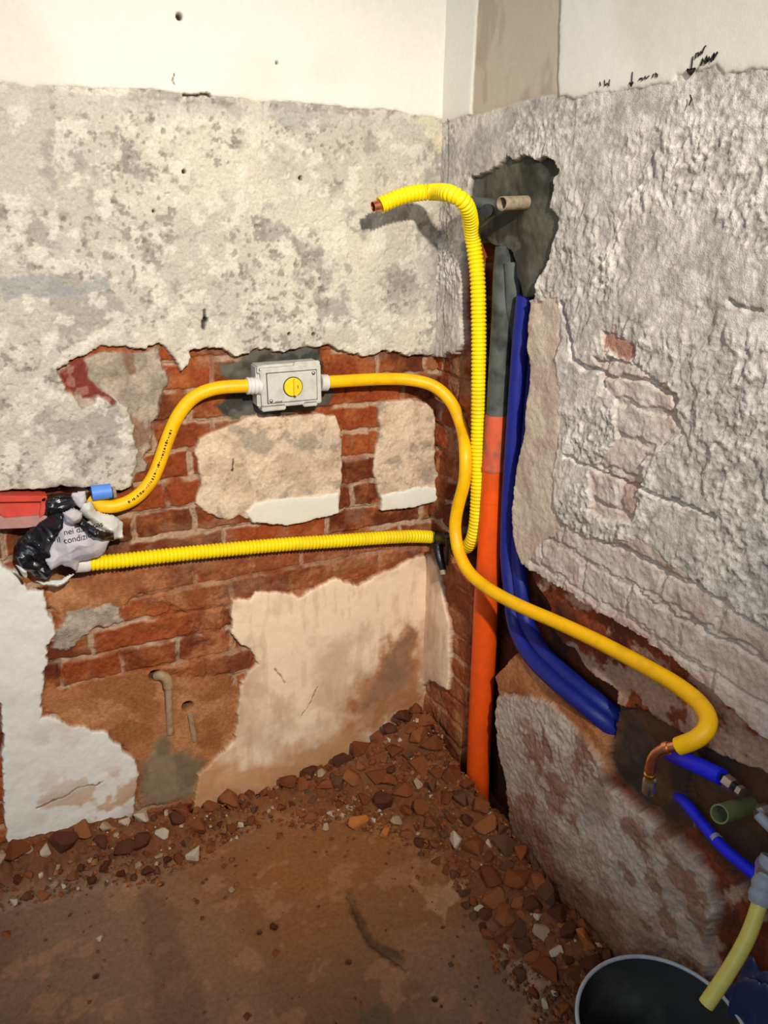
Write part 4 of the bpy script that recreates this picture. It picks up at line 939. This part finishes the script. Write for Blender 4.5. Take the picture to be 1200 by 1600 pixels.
marks('pencil_line', [([(1078, 148), (1080, 155), (1076, 165)], .0012)])

# ------------------------------------------------------------------ rubble
def stone_mesh(seed, kind):
    rng = random.Random(seed); bm = bmesh.new()
    for _ in range(rng.choice((9, 11, 14))):
        v_ = Vector((rng.gauss(0, 1), rng.gauss(0, 1), rng.gauss(0, 1))).normalized()*rng.uniform(.8, 1.0)
        bm.verts.new((v_.x, v_.y*.85, v_.z*.7))
    bmesh.ops.remove_doubles(bm, verts=bm.verts[:], dist=.35)
    r = bmesh.ops.convex_hull(bm, input=bm.verts[:])
    bmesh.ops.delete(bm, geom=[g for g in r['geom_interior'] if isinstance(g, bmesh.types.BMVert)], context='VERTS')
    bmesh.ops.bevel(bm, geom=bm.edges[:], offset=.06, segments=1, affect='EDGES', clamp_overlap=True)
    me = bpy.data.meshes.new('rubble_stone'); bmesh.ops.recalc_face_normals(bm, faces=bm.faces); bm.to_mesh(me); bm.free()
    me.materials.append(STONE[kind][seed % len(STONE[kind])]); return me
protos = {k: [stone_mesh(i+100*j, k) for i in range(12 if k == 'brown' else 6)] for j, k in enumerate(STONE)}
CN = {'brown': 'reddish brown brick chunk', 'pale': 'pale mortar chunk', 'dark': 'dark brown rubble chunk'}
def put_stone(x, y, r, kind, z=None, label=None, group=None, cat='rubble', name='rubble_stone', scale=(1, 1, 1)):
    o = bpy.data.objects.new(name, random.choice(protos[kind])); COL.objects.link(o)
    o.location = (x, y, (floor_z(x, y) if z is None else z)+r*.35); o.scale = (r*scale[0], r*scale[1], r*scale[2])
    o.rotation_euler = (random.uniform(-.5, .5), random.uniform(-.5, .5), random.uniform(0, 6.28))
    set_props(o, label, cat, group); return o
special = [  # px, py, size, kind, label
 (305, 1326, .028, 'pale', 'largest whitish stone in the rubble, below the cement smear'),
 (562, 1243, .036, 'orange', 'orange square-cut brick chunk lying in the middle of the rubble'),
 (502, 1219, .018, 'pale', 'cream oval pebble left of the orange brick chunk'),
 (517, 1232, .015, 'pale', 'cream pebble directly left of the orange brick chunk'),
 (509, 1251, .014, 'pale', 'cream round pebble below two others, left of the orange chunk'),
 (537, 1268, .014, 'pale', 'small cream pebble at the front edge of the rubble below the orange chunk'),
 (600, 1300, .020, 'orange', 'rounded orange brown stone at the front edge of the rubble'),
 (672, 1193, .042, 'brown', 'big flat brown brick chunk near the foot of the orange pipe'),
 (545, 1170, .040, 'brown', 'big brown brick lump resting against the cream plaster'),
 (25, 1335, .040, 'brown', 'large rounded reddish stone at the left end of the rubble'),
 (100, 1310, .040, 'dark', 'large flat brown stone leaning on the white plaster'),
 (200, 1275, .016, 'red', 'small bright red chip at the foot of the white plaster'),
 (362, 1390, .011, 'pale', 'small round white pebble lying alone on the floor'),
 (157, 1466, .011, 'pale', 'small white chip lying alone on the left of the floor'),
 (427, 1448, .011, 'dark', 'small reddish lump lying alone in the middle of the floor'),
 (915, 1470, .036, 'orange', 'orange brick chunk at the right end of the rubble'),
 (285, 1262, .034, 'brown', 'upright brown brick chunk leaning on the cement smear'),
 (620, 1255, .020, 'pale', 'beige oval stone right of the orange brick chunk'),
 (748, 1420, .015, 'pale', 'whitish flat pebble where the right rubble strip meets the floor'),
]
placed = []
for x, y, r, k, lb in special:
    z = 0
    for _ in range(4): q = on_floor(x, y, z+r*.35); z = floor_z(q[0], q[1])
    put_stone(min(q[0], -r), min(q[1], -r), r, k, z, lb); placed.append((q[0], q[1], r*.8))
rng = random.Random(12); cand = []
def inside(x, y): return float(sdf_poly(np.array([x]), np.array([y]), rub_uv)[0])
for r0, count in ((.036, 26), (.030, 66), (.024, 120), (.019, 190), (.014, 275)):
    tries = 0
    while len(cand) < count and tries < 6000:
        tries += 1
        x = rng.uniform(-1.12, -.01); y = rng.uniform(-1.0, -.01); s_ = inside(x, y); r = r0*rng.uniform(.85, 1.15)
        if s_ < (.03 if r0 > .02 else -.008): continue
        if math.hypot(x-bc[0], y-bc[1]) < R1+.03: continue
        x = min(x, -r*.75); y = min(y, -r*.75)
        if any((x-a)**2+(y-b)**2 < (.56*(r+c_))**2 for a, b, c_ in placed): continue
        placed.append((x, y, r)); cand.append((x, y, r))
CN = {'brown': 'reddish brown brick chunk', 'pale': 'pale mortar chunk', 'dark': 'dark brown rubble chunk'}
def where(x, y):
    if y < -.40:
        zn = 'right'
        if y < -.72: return zn, 'near the bucket'
        if y < -.56: return zn, 'under the dirty lower render block'
        return zn, 'between orange pipe and lower render block'
    if x > -.26:
        if y > -.14: return 'corner', 'in the corner behind the orange pipe'
        return 'corner', 'in front of the orange pipe foot' if x > -.13 else 'left of the orange pipe foot'
    if x > -.44: return 'middle', 'under the damp stained cream plaster'
    if x > -.62: return 'middle', "under the cream plaster's left tip"
    if x > -.74: return 'left', 'below the grey cement smear'
    if x > -.92: return 'left', 'below the rounded white plaster edge'
    return 'left', 'at the left end of the rubble'
def row(x, y):
    d = min(-x, -y)
    return 'by the wall' if d < .045 else ('midway down the heap' if d < .12 else 'at the heap edge')
for x, y, r in cand:
    zn, zone = where(x, y)
    w = rng.random(); k = 'pale' if w < {'left': .42, 'middle': .18, 'corner': .07, 'right': .08}[zn] else ('dark' if w > {'left': .62, 'middle': .8, 'corner': .85, 'right': .55}[zn] else 'brown')
    if k == 'pale': r *= .75
    size = 'large' if r > .026 else ('medium' if r > .0185 else ('small' if r > .0135 else 'tiny'))
    put_stone(x, y, r, k, None, size+' '+CN[k]+' '+row(x, y)+', '+zone, k+' chunks '+zone)

# fine grit, uncountable: one object
rs = np.random.RandomState(5); V = []; F = []; n = 0
base = np.array([(1, 0, 0), (-1, 0, 0), (0, 1, 0), (0, -1, 0), (0, 0, 1), (0, 0, -1)], float)
tri = [(0, 2, 4), (2, 1, 4), (1, 3, 4), (3, 0, 4), (2, 0, 5), (1, 2, 5), (3, 1, 5), (0, 3, 5)]
xs = rs.uniform(-1.12, -.005, 26000); yv = rs.uniform(-1.1, -.005, 26000); sd = sdf_poly(xs+(fbm(xs, yv, .1, 3, 9)-.5)*.1, yv, rub_uv)
keep = (sd > -.015) & (rs.rand(26000) < .8) | ((sd > -.12) & (rs.rand(26000) < .035)) | (rs.rand(26000) < .006); keep &= np.hypot(xs-bc[0], yv-bc[1]) > R1+.01; xs = xs[keep]; yv = yv[keep]; sd = sd[keep]
hz = corner_h(xs, yv)*sstep(-0.01, 0.08, sd+0.02); pal = [lin(q) for q in ((128, 72, 42), (110, 60, 38), (150, 96, 60), (186, 160, 134), (96, 70, 54), (140, 84, 50))]
cols = []
for x, y, z in zip(xs, yv, hz):
    r = rs.uniform(.0018, .0065) if rs.rand() < .86 else rs.uniform(.007, .012); a = base*rs.uniform(.5, 1.0, (6, 1))*r; t_ = rs.uniform(0, 6.28)
    ca, sa = math.cos(t_), math.sin(t_); a = np.stack([a[:, 0]*ca-a[:, 1]*sa, a[:, 0]*sa+a[:, 1]*ca, a[:, 2]*.8+a[:, 0]*.3], 1)
    V.append(a+np.array([x, y, z+r*.3])); cols += [pal[rs.choice(6, p=(.32, .24, .18, .03, .13, .10))]]*6
    F += [(p_[0]+n, p_[1]+n, p_[2]+n) for p_ in tri]; n += 6
V = np.concatenate(V)
o = mesh_obj('brick_grit', V, F, M['earth'], None, False)
at = o.data.color_attributes.new('albedo', 'FLOAT_COLOR', 'POINT'); cc = np.ones((len(V), 4), np.float32); cc[:, :3] = np.array(cols); at.data.foreach_set('color', cc.ravel())
set_props(o, 'fine brick grit and crumbs scattered round the rubble', 'grit', kind='stuff')
